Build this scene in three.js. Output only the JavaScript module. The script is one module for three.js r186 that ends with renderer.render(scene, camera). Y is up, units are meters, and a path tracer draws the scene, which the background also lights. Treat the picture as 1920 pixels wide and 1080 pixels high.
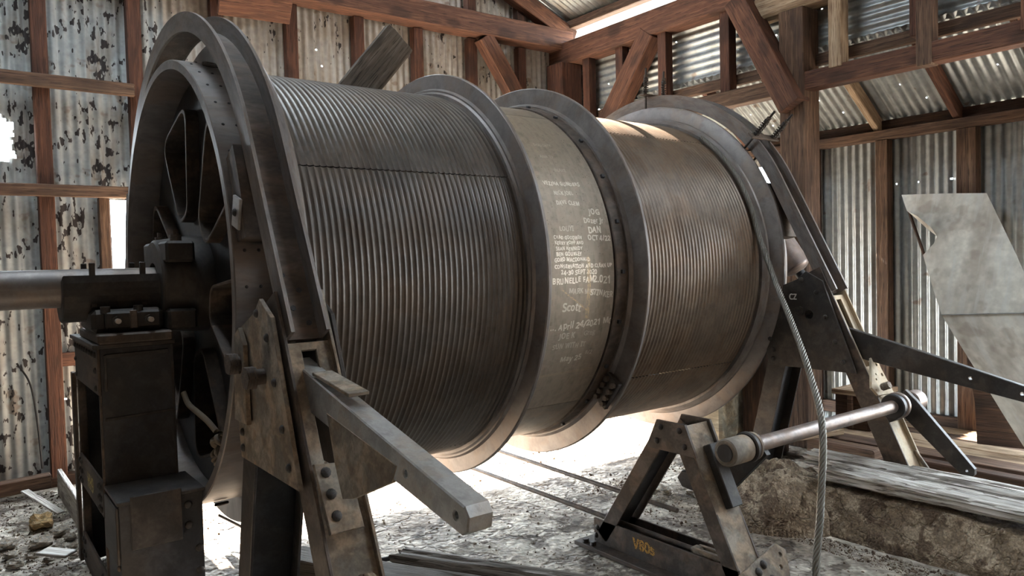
import * as THREE from 'three';
import { mergeGeometries, toCreasedNormals } from 'three/addons/utils/BufferGeometryUtils.js';

// ------------------------------------------------------------------ camera, sky, sun, exposure
const scene = new THREE.Scene();
const renderer = new THREE.WebGLRenderer({ antialias: true });
renderer.toneMapping = THREE.LinearToneMapping;
renderer.toneMappingExposure = 4.4;
renderer.shadowMap.enabled = true;
const camera = new THREE.PerspectiveCamera(42.2, 16 / 9, 0.05, 200);
{
  const yaw = 53.07 * Math.PI / 180, pitch = 2.02 * Math.PI / 180, roll = 1.4945 * Math.PI / 180;
  const f = new THREE.Vector3(Math.cos(yaw) * Math.cos(pitch), -Math.sin(pitch), -Math.sin(yaw) * Math.cos(pitch));
  const r = new THREE.Vector3().crossVectors(f, new THREE.Vector3(0, 1, 0)).normalize();
  const d = new THREE.Vector3().crossVectors(f, r);
  const r2 = r.clone().multiplyScalar(Math.cos(roll)).addScaledVector(d, Math.sin(roll));
  const d2 = d.clone().multiplyScalar(Math.cos(roll)).addScaledVector(r, -Math.sin(roll));
  camera.position.set(-2.3466, 1.5202, 3.9971);
  camera.quaternion.setFromRotationMatrix(new THREE.Matrix4().makeBasis(r2, d2.negate(), f.negate()));
}
const SUN = new THREE.Vector3(-0.02, 0.6, -0.79).normalize();      // the sun stands behind the gable wall
scene.background = new THREE.Color().setRGB(0.8, 0.91, 1.0);        // hazy bright daylight
scene.backgroundIntensity = 7;
const sun = new THREE.DirectionalLight(0xffeedb, 40);
sun.name = 'sun';
sun.position.copy(SUN).multiplyScalar(20);
sun.castShadow = true;
sun.shadow.mapSize.set(2048, 2048);
Object.assign(sun.shadow.camera, { left: -9, right: 9, top: 9, bottom: -9, near: 1, far: 50 });
scene.add(sun, sun.target);

// ------------------------------------------------------------------ random numbers, noise, textures
function rng(seed) { let a = seed >>> 0; return () => { a = (a + 0x6D2B79F5) | 0; let t = Math.imul(a ^ (a >>> 15), 1 | a); t = (t + Math.imul(t ^ (t >>> 7), 61 | t)) ^ t; return ((t ^ (t >>> 14)) >>> 0) / 4294967296; }; }
const rnd = rng(7);
const rr = (a, b) => a + (b - a) * rnd();
function lattice(seed) {
  const r = rng(seed), n = new Float32Array(4096); for (let i = 0; i < 4096; i++) n[i] = r();
  return (x, y, px, py) => {                                       // periodic value noise
    let xi = Math.floor(x), yi = Math.floor(y), fx = x - xi, fy = y - yi;
    fx = fx * fx * (3 - 2 * fx); fy = fy * fy * (3 - 2 * fy);
    const h = (i, j) => n[(((((i % px) + px) % px) * 73) ^ ((((j % py) + py) % py) * 149 + 17)) & 4095];
    const a = h(xi, yi), b = h(xi + 1, yi), c = h(xi, yi + 1), d = h(xi + 1, yi + 1);
    return a + (b - a) * fx + (c - a) * fy + (a - b - c + d) * fx * fy;
  };
}
function fbm(seed, cx, cy, oct = 4, gain = 0.5) {                   // u, v in 0..1, tiles
  const L = lattice(seed);
  return (u, v) => { let s = 0, a = 1, t = 0, px = cx, py = cy; for (let o = 0; o < oct; o++) { s += a * L(u * px, v * py, px, py); t += a; a *= gain; px *= 2; py *= 2; } return s / t; };
}
const sm = (x, a, b) => { const t = Math.min(1, Math.max(0, (x - a) / (b - a))); return t * t * (3 - 2 * t); };
function tex(w, h, fn, color = true) {
  const d = new Uint8Array(w * h * 4);
  for (let y = 0; y < h; y++) for (let x = 0; x < w; x++) {
    const c = fn(x / w, y / h), i = (y * w + x) * 4;
    for (let k = 0; k < 3; k++) d[i + k] = Math.max(0, Math.min(255, (Array.isArray(c) ? c[k] : c) * 255));
    d[i + 3] = 255;
  }
  const t = new THREE.DataTexture(d, w, h, THREE.RGBAFormat);
  t.wrapS = t.wrapT = THREE.RepeatWrapping; t.magFilter = THREE.LinearFilter; t.minFilter = THREE.LinearMipmapLinearFilter; t.generateMipmaps = true;
  if (color) t.colorSpace = THREE.SRGBColorSpace;
  t.needsUpdate = true;
  return t;
}
const mix3 = (a, b, t) => [a[0] + (b[0] - a[0]) * t, a[1] + (b[1] - a[1]) * t, a[2] + (b[2] - a[2]) * t];
const mul3 = (a, s) => [a[0] * s, a[1] * s, a[2] * s];

// wood, grain along u; one tile is 1.2 m long and 0.3 m wide
const woodTexture = (seed, base, dark, light) => {
  const a = fbm(seed, 3, 24, 4), b = fbm(seed + 1, 5, 5, 4), c = fbm(seed + 2, 12, 96, 3), k = fbm(seed + 3, 4, 3, 2);
  return tex(512, 256, (u, v) => {
    const g = a(u, v), w = b(u, v), f = c(u, v);
    const rings = 0.5 + 0.5 * Math.sin(40 * v + 9 * w + 3 * g);
    let col = mix3(base, light, sm(g * 0.6 + rings * 0.4, 0.45, 0.85) * 0.7);
    col = mix3(col, dark, sm(f, 0.58, 0.8) * 0.75);
    col = mix3(col, dark, sm(k(u, v), 0.66, 0.86) * 0.5);
    return mul3(col, 0.84 + 0.3 * w);
  });
};
const woodBump = (() => { const c = fbm(61, 10, 90, 3), k = fbm(62, 4, 30, 3); return tex(512, 256, (u, v) => 1 - 0.6 * sm(c(u, v), 0.5, 0.85) - 0.4 * sm(k(u, v), 0.55, 0.9), false); })();
const woodRed = woodTexture(11, [0.43, 0.30, 0.24], [0.20, 0.13, 0.10], [0.58, 0.43, 0.34]);
const woodBrown = woodTexture(21, [0.42, 0.33, 0.27], [0.17, 0.12, 0.09], [0.58, 0.49, 0.40]);
const woodGrey = woodTexture(31, [0.63, 0.61, 0.58], [0.22, 0.19, 0.17], [0.80, 0.79, 0.77]);
const woodPale = woodTexture(41, [0.62, 0.53, 0.43], [0.30, 0.22, 0.16], [0.76, 0.68, 0.58]);

// zinc sheet, one tile is 0.8 m
const zinc = (seed, spots, base = [0.66, 0.68, 0.68], stain = 0.5) => {
  const a = fbm(seed, 24, 24, 3), b = fbm(seed + 1, 5, 2, 4), s = fbm(seed + 2, 30, 3, 3), dots = fbm(seed + 3, 34, 14, 3, 0.6), blots = fbm(seed + 4, 7, 3, 3), r2 = fbm(seed + 5, 7, 7, 4);
  return tex(512, 512, (u, v) => {
    let c = mul3(base, 0.86 + 0.2 * a(u, v));
    c = mix3(c, [0.52, 0.47, 0.42], sm(b(u, v), 0.5, 0.8) * 0.45);
    c = mix3(c, [0.78, 0.79, 0.78], sm(s(u, v), 0.55, 0.8) * 0.4);
    c = mix3(c, [0.42, 0.34, 0.28], sm(r2(u, v), 0.68 - 0.2 * (0.5 - stain), 0.8) * stain);
    if (spots) c = mix3(c, [0.16, 0.14, 0.14], sm(dots(u, v) * 0.75 + blots(u, v) * 0.42, spots, spots + 0.035) * 0.92);
    return c;
  });
};
const zincPlain = zinc(101, 0), zincTar = zinc(111, 0.71), zincPanel = zinc(137, 0, [0.82, 0.81, 0.77], 0.2), zincFew = zinc(121, 0.80, [0.67, 0.65, 0.62]);
// neutral mottling for metals, one tile is 0.6 m
const mottled = (seed, lo, warm) => { const a = fbm(seed, 8, 8, 6, 0.62), b = fbm(seed + 1, 5, 5, 5, 0.6), d = fbm(seed + 2, 80, 80, 2), wx = fbm(seed + 3, 6, 6, 3), wy = fbm(seed + 4, 6, 6, 3); return tex(512, 512, (u, v) => { const p = u + 0.11 * wx(u, v), q = v + 0.11 * wy(u, v), t = sm(a(p, q), 0.3, 0.7), w = sm(b(q, p), 0.45, 0.66); return mul3(mix3([1, 1, 1], warm, w), lo + (1 - lo) * (0.7 * t + 0.3 * d(u, v))); }); };
const grime = mottled(201, 0.58, [1, 0.94, 0.88]), grimeSoft = mottled(211, 0.8, [1, 0.96, 0.92]);
const grimeBump = (() => { const a = fbm(221, 30, 30, 4, 0.6); return tex(512, 512, (u, v) => a(u, v), false); })();
const dirtBump = (() => { const a = fbm(231, 18, 18, 6, 0.66), b = fbm(232, 7, 7, 5, 0.6), c = fbm(233, 90, 90, 2); return tex(1024, 1024, (u, v) => 0.62 * a(u, v) + 0.3 * sm(Math.abs(b(u, v) - 0.5), 0, 0.035) + 0.18 * c(u, v), false); })();
const dirtTex = (() => {
  const a = fbm(241, 10, 10, 6, 0.66), b = fbm(242, 4, 4, 5, 0.6), c = fbm(243, 110, 110, 2), e = fbm(244, 14, 14, 6, 0.66), k = fbm(232, 7, 7, 5, 0.6);
  return tex(1024, 1024, (u, v) => {
    let col = mix3([0.57, 0.54, 0.50], [0.75, 0.72, 0.67], sm(a(u, v), 0.36, 0.62));
    col = mix3(col, [0.38, 0.33, 0.28], sm(b(u, v), 0.52, 0.66) * 0.5);
    col = mix3(col, [0.22, 0.18, 0.15], sm(e(u, v), 0.57, 0.66) * 0.6);
    col = mix3(col, [0.26, 0.22, 0.19], (1 - sm(Math.abs(k(u, v) - 0.5), 0, 0.02)) * 0.45);
    return mul3(col, 0.72 + 0.5 * c(u, v));
  });
})();
const earthTex = (() => { const a = fbm(251, 12, 12, 6, 0.66), b = fbm(252, 6, 6, 6, 0.62), c = fbm(253, 120, 120, 2); return tex(512, 512, (u, v) => { let col = mix3([0.50, 0.44, 0.37], [0.66, 0.60, 0.52], sm(a(u, v), 0.38, 0.6)); col = mix3(col, [0.31, 0.25, 0.20], sm(b(u, v), 0.5, 0.58) * 0.7); return mul3(col, 0.7 + 0.5 * c(u, v)); }); })();

const clones = new Map();
function rep(t, x, y) { const k = t.uuid + x + '_' + y; if (!clones.has(k)) { const c = t.clone(); c.repeat.set(x, y); c.needsUpdate = true; clones.set(k, c); } return clones.get(k); }
function M(color, map, o = {}) {
  const { rx = 1, ry = 1, bump, bs = 0.001, brx = rx, bry = ry, ...rest } = o;
  const p = { color, roughness: 0.8, metalness: 0, side: THREE.DoubleSide, ...rest };
  if (map) p.map = rep(map, rx, ry);
  if (bump) { p.bumpMap = rep(bump, brx, bry); p.bumpScale = bs; }
  return new THREE.MeshStandardMaterial(p);
}
const wood = (t, color = 0xffffff) => M(color, t, { rx: 1 / 1.2, ry: 1 / 0.3, bump: woodBump, bs: 0.003, roughness: 0.85 });
const MT = {
  timber: wood(woodRed, 0xd2c6be), timber2: wood(woodBrown, 0xdcd4ce), timber3: wood(woodRed, 0xb5a49c), weathered: wood(woodGrey), plank: wood(woodPale), darkWood: wood(woodBrown, 0xa08a78), greyDark: wood(woodGrey, 0x8f8780),
  zinc: M(0xffffff, zincPlain, { rx: 1.25, ry: 1.25, roughness: 0.42, metalness: 0.55 }), zincDull: M(0xffffff, zincFew, { rx: 1.25, ry: 1.25, roughness: 0.6, metalness: 0.25 }), zincTar: M(0xffffff, zincTar, { rx: 1.25, ry: 1.25, roughness: 0.6, metalness: 0.25 }),
  shell: M(0x5a534d, grimeSoft, { rx: 1.2, ry: 1.2, roughness: 0.42, metalness: 0.3 }),
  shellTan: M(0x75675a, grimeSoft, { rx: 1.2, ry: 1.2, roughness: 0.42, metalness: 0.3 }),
  dustLit: M(0xb7aa94, grimeSoft, { rx: 1.8, ry: 1.8, roughness: 0.85, metalness: 0.05, bump: grimeBump, bs: 0.0008 }),  // dusty colour lightened for the far stand, painting in its stronger light
  band: M(0x82776a, grimeSoft, { rx: 1.6, ry: 1.6, roughness: 0.5, metalness: 0.35 }),
  flange: M(0x7c7673, grimeSoft, { rx: 1.6, ry: 1.6, roughness: 0.5, metalness: 0.4, bump: grimeBump, bs: 0.0006 }),
  rust: M(0x635850, grime, { rx: 1.6, ry: 1.6, roughness: 0.65, metalness: 0.3, bump: grimeBump, bs: 0.0008 }),
  dark: M(0x45413f, grime, { rx: 1.6, ry: 1.6, roughness: 0.6, metalness: 0.3, bump: grimeBump, bs: 0.0008 }),
  black: M(0x38393d, grime, { rx: 1.6, ry: 1.6, roughness: 0.55, metalness: 0.3 }),
  dusty: M(0x9b9184, grime, { rx: 1.8, ry: 1.8, roughness: 0.85, metalness: 0.1, bump: grimeBump, bs: 0.001 }),
  steel: M(0xa3a2a1, grimeSoft, { rx: 2.5, ry: 2.5, roughness: 0.42, metalness: 0.35, bump: grimeBump, bs: 0.0008 }),
  pipe: M(0x8f837e, grimeSoft, { rx: 2, ry: 2, roughness: 0.45, metalness: 0.4 }),
  rope: M(0x6a665f, null, { roughness: 0.5, metalness: 0.6 }),
  manila: M(0x5d5346, null, { roughness: 0.95 }),
  dirt: M(0xffffff, dirtTex, { rx: 0.45, ry: 0.45, bump: dirtBump, bs: 0.045, brx: 0.45, bry: 0.45, roughness: 1 }),
  earth: M(0xffffff, earthTex, { rx: 1.3, ry: 1.3, bump: dirtBump, bs: 0.03, brx: 0.9, bry: 0.9, roughness: 1 }),
  stone: M(0xb9b2a6, grime, { rx: 3, ry: 3, roughness: 1, bump: grimeBump, bs: 0.004 }),
  stoneOchre: M(0xb59a6c, grime, { rx: 3, ry: 3, roughness: 1, bump: grimeBump, bs: 0.004 }),
  concrete: M(0xc9bfa8, grime, { rx: 1.5, ry: 1.5, roughness: 0.95, bump: grimeBump, bs: 0.002 }),
  web: M(0xd8d8d8, null, { roughness: 0.9 }),
};

// ------------------------------------------------------------------ helpers
const V = (x, y, z) => new THREE.Vector3(x, y, z);
const taken = new Map();
function numbered(n) { const k = taken.get(n) || 0; taken.set(n, k + 1); return k ? `${n}_${String(k).padStart(3, '0')}` : n; }
function thing(name, label, category, group) { const g = new THREE.Group(); g.name = numbered(name); g.userData = { label, category }; if (group) g.userData.group = group; scene.add(g); return g; }
function struct(name) { const g = new THREE.Group(); g.name = name; g.userData = { kind: 'structure' }; scene.add(g); return g; }
function part(name, geo, mat, parent, label) { const m = new THREE.Mesh(geo, mat); m.name = name; m.castShadow = m.receiveShadow = true; if (label) m.userData.label = label; parent.add(m); return m; }
function solo(name, geo, mat, label, category, group) { const m = part(numbered(name), geo, mat, scene); m.userData = { label, category }; if (group) m.userData.group = group; return m; }
function uvBox(geo, off = 0, ends = 0.25) {                                      // uv in metres, u along local x where it can
  const g = geo.index ? geo.toNonIndexed() : geo, p = g.attributes.position, uv = new Float32Array(p.count * 2), a = V(), b = V(), c = V(), n = V();
  for (let i = 0; i < p.count; i += 3) {
    a.fromBufferAttribute(p, i); b.fromBufferAttribute(p, i + 1); c.fromBufferAttribute(p, i + 2);
    n.crossVectors(b.clone().sub(a), c.clone().sub(a)); const x = Math.abs(n.x), y = Math.abs(n.y), z = Math.abs(n.z);
    [a, b, c].forEach((q, k) => { const [u, v] = x >= y && x >= z ? [q.z * ends, q.y] : y >= z ? [q.x, q.z] : [q.x, q.y]; uv[(i + k) * 2] = u + off; uv[(i + k) * 2 + 1] = v + off * 0.37; });
  }
  g.setAttribute('uv', new THREE.BufferAttribute(uv, 2));
  return g;
}
function cbox(lx, ly, lz, ch = 0.004, off = 0) {                     // chamfered box, 44 triangles
  const X = lx / 2, Y = ly / 2, Z = lz / 2, c = Math.min(ch, X * 0.45, Y * 0.45, Z * 0.45), pos = [];
  const P = (sx, sy, sz, ax) => V(sx * (ax === 0 ? X : X - c), sy * (ax === 1 ? Y : Y - c), sz * (ax === 2 ? Z : Z - c));
  const tri = (a, b, d) => { const n = V().crossVectors(b.clone().sub(a), d.clone().sub(a)), m = a.clone().add(b).add(d); if (n.dot(m) < 0) [b, d] = [d, b]; for (const q of [a, b, d]) pos.push(q.x, q.y, q.z); };
  const quad = (a, b, d, e) => { tri(a, b, d); tri(a, d, e); };
  for (const s of [-1, 1]) { quad(P(s, -1, -1, 0), P(s, 1, -1, 0), P(s, 1, 1, 0), P(s, -1, 1, 0)); quad(P(-1, s, -1, 1), P(1, s, -1, 1), P(1, s, 1, 1), P(-1, s, 1, 1)); quad(P(-1, -1, s, 2), P(1, -1, s, 2), P(1, 1, s, 2), P(-1, 1, s, 2)); }
  for (const s of [-1, 1]) for (const t of [-1, 1]) { quad(P(s, t, -1, 0), P(s, t, 1, 0), P(s, t, 1, 1), P(s, t, -1, 1)); quad(P(-1, s, t, 1), P(1, s, t, 1), P(1, s, t, 2), P(-1, s, t, 2)); quad(P(s, -1, t, 0), P(s, 1, t, 0), P(s, 1, t, 2), P(s, -1, t, 2)); }
  for (const s of [-1, 1]) for (const t of [-1, 1]) for (const w of [-1, 1]) tri(P(s, t, w, 0), P(s, t, w, 1), P(s, t, w, 2));
  const g = new THREE.BufferGeometry(); g.setAttribute('position', new THREE.Float32BufferAttribute(pos, 3)); g.computeVertexNormals();
  return uvBox(g, off);
}
function frame(A, B, up = V(0, 1, 0)) { const x = B.clone().sub(A).normalize(); let z = V().crossVectors(x, up); if (z.lengthSq() < 1e-6) z = V().crossVectors(x, V(0, 0, 1)); z.normalize(); const y = V().crossVectors(z, x); return new THREE.Matrix4().makeBasis(x, y, z).setPosition(A.clone().add(B).multiplyScalar(0.5)); }
// bar from A to B: h measured along up, w across
function bar(name, parent, A, B, w, h, mat, o = {}) {
  A = V(...A); B = V(...B);
  const m = part(name, cbox(A.distanceTo(B), h, w, o.ch ?? 0.005, rnd() * 7), mat, parent, o.label);
  const f = frame(A, B, o.up ? V(...o.up) : undefined); if (o.roll) f.multiply(new THREE.Matrix4().makeRotationX(o.roll));
  m.applyMatrix4(f); return m;
}
function box(name, parent, x0, x1, y0, y1, z0, z1, mat, o = {}) { const m = part(name, cbox(x1 - x0, y1 - y0, z1 - z0, o.ch ?? 0.003, rnd() * 7), mat, parent, o.label); m.position.set((x0 + x1) / 2, (y0 + y1) / 2, (z0 + z1) / 2); return m; }
function latheX(pts, mat, parent, name, a = -180, b = 180, segs = 128, su = 1) {   // pts [x, r]; angle from +Z towards +Y in degrees
  const g = new THREE.LatheGeometry(pts.map(([x, r]) => new THREE.Vector2(r, x)), segs, -b * Math.PI / 180, (b - a) * Math.PI / 180);
  g.rotateZ(-Math.PI / 2);
  const uv = g.attributes.uv, len = (b - a) * Math.PI / 180 * pts[0][1]; let L = 0; for (let i = 1; i < pts.length; i++) L += Math.hypot(pts[i][0] - pts[i - 1][0], pts[i][1] - pts[i - 1][1]);
  for (let i = 0; i < uv.count; i++) uv.setXY(i, uv.getX(i) * len * su, uv.getY(i) * L);
  return part(name, g, mat, parent);
}
const closed = (pts) => [...pts, pts[0]];
function latheFlat(pts, mat, parent, name, segs = 128) { const m = latheX(closed(pts), mat, parent, name, -180, 180, segs); m.geometry = toCreasedNormals(m.geometry, 0.5); return m; }
function cyl(name, parent, A, B, r, mat, o = {}) {
  A = V(...A); B = V(...B); const L = A.distanceTo(B), g = new THREE.CylinderGeometry(o.r2 ?? r, r, L, o.segs ?? 24, 1, !!o.open);
  const uv = g.attributes.uv; for (let i = 0; i < uv.count; i++) uv.setXY(i, uv.getX(i) * 6.28 * r, uv.getY(i) * L);
  const m = part(name, g, mat, parent, o.label); m.position.copy(A).add(B).multiplyScalar(0.5); m.quaternion.setFromUnitVectors(V(0, 1, 0), B.sub(A).normalize()); return m;
}
const domeGeo = new THREE.SphereGeometry(1, 10, 5, 0, Math.PI * 2, 0, Math.PI / 2);
function rivet(parent, at, n, r, mat, name = 'rivet') { const m = part(name, domeGeo, mat, parent); m.position.set(...at); m.quaternion.setFromUnitVectors(V(0, 1, 0), V(...n).normalize()); m.scale.set(r, r * 0.75, r); return m; }
const hexGeo = new THREE.CylinderGeometry(1, 1, 1, 6);
function nut(parent, at, n, r, h, mat, name = 'nut') { const m = part(name, hexGeo, mat, parent); m.position.set(...at); m.quaternion.setFromUnitVectors(V(0, 1, 0), V(...n).normalize()); m.scale.set(r, h, r); return m; }
function onto(p, ...kids) { p.updateWorldMatrix(true, false); for (const k of kids) { k.updateWorldMatrix(true, false); p.attach(k); } return p; }   // a sub-part moves with its part
function plateShape(pts, holes = []) { const s = new THREE.Shape(pts.map(([x, y]) => new THREE.Vector2(x, y))); for (const h of holes) { const p = new THREE.Path(); if (h.length === 3) p.absarc(h[0], h[1], h[2], 0, Math.PI * 2, true); else p.setFromPoints(h.map(([x, y]) => new THREE.Vector2(x, y))); s.holes.push(p); } return s; }
// plate in a plane of constant X: outline given as [z, y]
function plateX(name, parent, x, t, pts, mat, holes = [], bevel = 0.002) {
  const g = new THREE.ExtrudeGeometry(plateShape(pts, holes), { depth: t, bevelEnabled: bevel > 0, bevelThickness: bevel, bevelSize: bevel, bevelSegments: 1, curveSegments: 10 });
  g.translate(0, 0, -t / 2); const m = part(name, g, mat, parent);
  m.applyMatrix4(new THREE.Matrix4().makeBasis(V(0, 0, 1), V(0, 1, 0), V(-1, 0, 0)).setPosition(x, 0, 0)); return m;
}
// plate in a frame: origin O, axes ex, ey; outline [a, b]
function plateAt(name, parent, O, ex, ey, t, pts, mat, holes = [], bevel = 0.002) {
  const g = new THREE.ExtrudeGeometry(plateShape(pts, holes), { depth: t, bevelEnabled: bevel > 0, bevelThickness: bevel, bevelSize: bevel, bevelSegments: 1, curveSegments: 10 });
  g.translate(0, 0, -t / 2); const m = part(name, g, mat, parent), X = V(...ex).normalize(), Y = V(...ey).normalize();
  m.applyMatrix4(new THREE.Matrix4().makeBasis(X, Y, V().crossVectors(X, Y)).setPosition(...O)); return m;
}
// a profile [x, n] swept along a path of {y, z, ny, nz} in the YZ plane
function sweepYZ(path, prof, caps = true) {
  const pos = [], idx = [], n = prof.length; let s = 0; const uv = [];
  path.forEach((q, i) => { if (i) s += Math.hypot(q.y - path[i - 1].y, q.z - path[i - 1].z); prof.forEach(([x, m], j) => { pos.push(x, q.y + m * q.ny, q.z + m * q.nz); uv.push(s, j * 0.08 + x + m); }); });
  for (let i = 0; i + 1 < path.length; i++) for (let j = 0; j < n; j++) { const a = i * n + j, b = i * n + (j + 1) % n; idx.push(a, b, a + n, b, b + n, a + n); }
  if (caps) for (const base of [0, (path.length - 1) * n]) for (const [a, b, c] of THREE.ShapeUtils.triangulateShape(prof.map(([x, m]) => new THREE.Vector2(x, m)), [])) idx.push(base + a, base + b, base + c);
  const g = new THREE.BufferGeometry(); g.setAttribute('position', new THREE.Float32BufferAttribute(pos, 3)); g.setAttribute('uv', new THREE.Float32BufferAttribute(uv, 2)); g.setIndex(idx);
  return toCreasedNormals(g, 0.5);
}
function tube(name, parent, pts, r, mat, o = {}) { const c = new THREE.CatmullRomCurve3(pts.map((p) => V(...p)), false, 'catmullrom', o.tension ?? 0.5); return part(name, new THREE.TubeGeometry(c, o.segs ?? 60, r, o.rad ?? 10), mat, parent, o.label); }

// weathered timber with split grain: subdivided box, grooves along its length
function roughBar(name, parent, A, B, w, h, mat, o = {}) {
  A = V(...A); B = V(...B); const L = A.distanceTo(B), nl = Math.max(8, Math.round(L / 0.03)), g = new THREE.BoxGeometry(L, h, w, nl, 8, 14), p = g.attributes.position, N = fbm(o.seed ?? 500, 3, 22, 4, 0.6), E = fbm((o.seed ?? 500) + 1, 9, 5, 3), amp = o.amp ?? 0.012;
  const f01 = (t) => t - Math.floor(t);
  for (let i = 0; i < p.count; i++) {
    const x = p.getX(i), y = p.getY(i), z = p.getZ(i), u = f01(x / 2.4 + 0.5), r = 0.5 + Math.atan2(z / w, y / h) / 6.2832, gr = N(u, f01(r)) - 0.5, crack = sm(Math.abs(gr + 0.02), 0, 0.05) - 1;
    const k = amp * (gr * 1.2 + crack * 0.9), ends = Math.abs(x) > L / 2 - 1e-4 ? (o.ragged ?? 0.02) * (E(f01(z / w + 0.5), f01(y / h + 0.5)) - 0.5) * 2 : 0, corner = Math.max(0, Math.abs(y) / h + Math.abs(z) / w - 0.8) * (o.round ?? 0.03);
    p.setXYZ(i, x + ends, y + Math.sign(y) * (Math.abs(y) > h * 0.49 ? k : 0) - Math.sign(y) * corner, z + Math.sign(z) * (Math.abs(z) > w * 0.49 ? k : 0) - Math.sign(z) * corner);
  }
  g.computeVertexNormals(); const q = uvBox(g, rnd() * 5), m = part(name, toCreasedNormals(q, 0.7), mat, parent, o.label), f = frame(A, B, o.up ? V(...o.up) : undefined); if (o.roll) f.multiply(new THREE.Matrix4().makeRotationX(o.roll)); m.applyMatrix4(f); return m;
}
// corrugated sheet: waves along local x, length along local y, normal local z
const WAVE = 0.0676;
function corrugated(w, h, o = {}) {
  const per = 8, cols = Math.round(w / WAVE * per), amp = o.amp ?? 0.0085, th = 0.0012, ys = new Set([0, h]);
  for (let k = 1; k < (o.rows ?? 1); k++) ys.add(h * k / (o.rows ?? 1));
  const holes = o.holes ?? []; for (const q of holes) { ys.add(Math.max(0, q[2])); ys.add(Math.min(h, q[3])); }
  const Y = [...ys].sort((a, b) => a - b), pos = [], nor = [], uv = [], idx = [], of = o.off ?? rnd() * 5, dent = o.dent ?? 0, NL = fbm(o.seed ?? 5, 4, 4, 2), R = cols + 1;
  for (const side of [1, -1]) for (const y of Y) for (let i = 0; i <= cols; i++) {
    const x = w * i / cols, ph = 2 * Math.PI * x / WAVE + (o.phase ?? 0), z = amp * Math.cos(ph) + side * th / 2 + dent * (NL(x * 0.4 % 1, y * 0.4 % 1) - 0.5), s = -amp * Math.sin(ph) * 2 * Math.PI / WAVE, l = Math.hypot(s, 1);
    pos.push(x, y, z); nor.push(-s / l * side, 0, side / l); uv.push(x + of, y + of);
  }
  const base = Y.length * R, skip = (x, y) => holes.some((q) => x > q[0] && x < q[1] && y > q[2] && y < q[3]);
  for (let j = 0; j + 1 < Y.length; j++) for (let i = 0; i < cols; i++) {
    if (skip(w * (i + 0.5) / cols, (Y[j] + Y[j + 1]) / 2)) continue;
    const a = j * R + i; idx.push(a, a + 1, a + R, a + 1, a + R + 1, a + R);
    const b = base + a; idx.push(b, b + R, b + 1, b + 1, b + R, b + R + 1);
  }
  const g = new THREE.BufferGeometry(); g.setAttribute('position', new THREE.Float32BufferAttribute(pos, 3)); g.setAttribute('normal', new THREE.Float32BufferAttribute(nor, 3)); g.setAttribute('uv', new THREE.Float32BufferAttribute(uv, 2)); g.setIndex(idx);
  return g;
}
function sheet(parent, O, ex, ey, w, h, mat, o = {}) { const m = part(o.name ?? 'corrugated_sheet', corrugated(w, h, o), mat, parent), X = V(...ex).normalize(), Y = V(...ey).normalize(); m.applyMatrix4(new THREE.Matrix4().makeBasis(X, Y, V().crossVectors(X, Y)).setPosition(...O)); return m; }

// ------------------------------------------------------------------ ground
const HN = fbm(301, 9, 9, 5, 0.55), HN2 = fbm(302, 40, 40, 3, 0.6);
function groundHeight(x, z) { const u = (x + 20) / 16, v = (z + 20) / 16; return 0.05 * (HN(u - Math.floor(u), v - Math.floor(v)) - 0.5) + 0.022 * (HN2(u - Math.floor(u), v - Math.floor(v)) - 0.5) - 0.005; }
const floor = struct('floor');
{
  const x0 = -5, x1 = 4.2, z0 = -2.6, z1 = 6, nx = 300, nz = 280, g = new THREE.PlaneGeometry(x1 - x0, z1 - z0, nx, nz); g.rotateX(-Math.PI / 2); g.translate((x0 + x1) / 2, 0, (z0 + z1) / 2);
  const p = g.attributes.position, uv = g.attributes.uv; for (let i = 0; i < p.count; i++) { const x = p.getX(i), z = p.getZ(i); p.setY(i, groundHeight(x, z)); uv.setXY(i, x, z); }
  g.computeVertexNormals(); part('dirt_floor', g, MT.dirt, floor);
  const outer = new THREE.PlaneGeometry(120, 120); outer.rotateX(-Math.PI / 2); const ou = outer.attributes.uv; for (let i = 0; i < ou.count; i++) ou.setXY(i, ou.getX(i) * 120, ou.getY(i) * 120);
  part('outside_ground', outer, MT.dirt, floor).position.y = -0.06;
}

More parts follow.
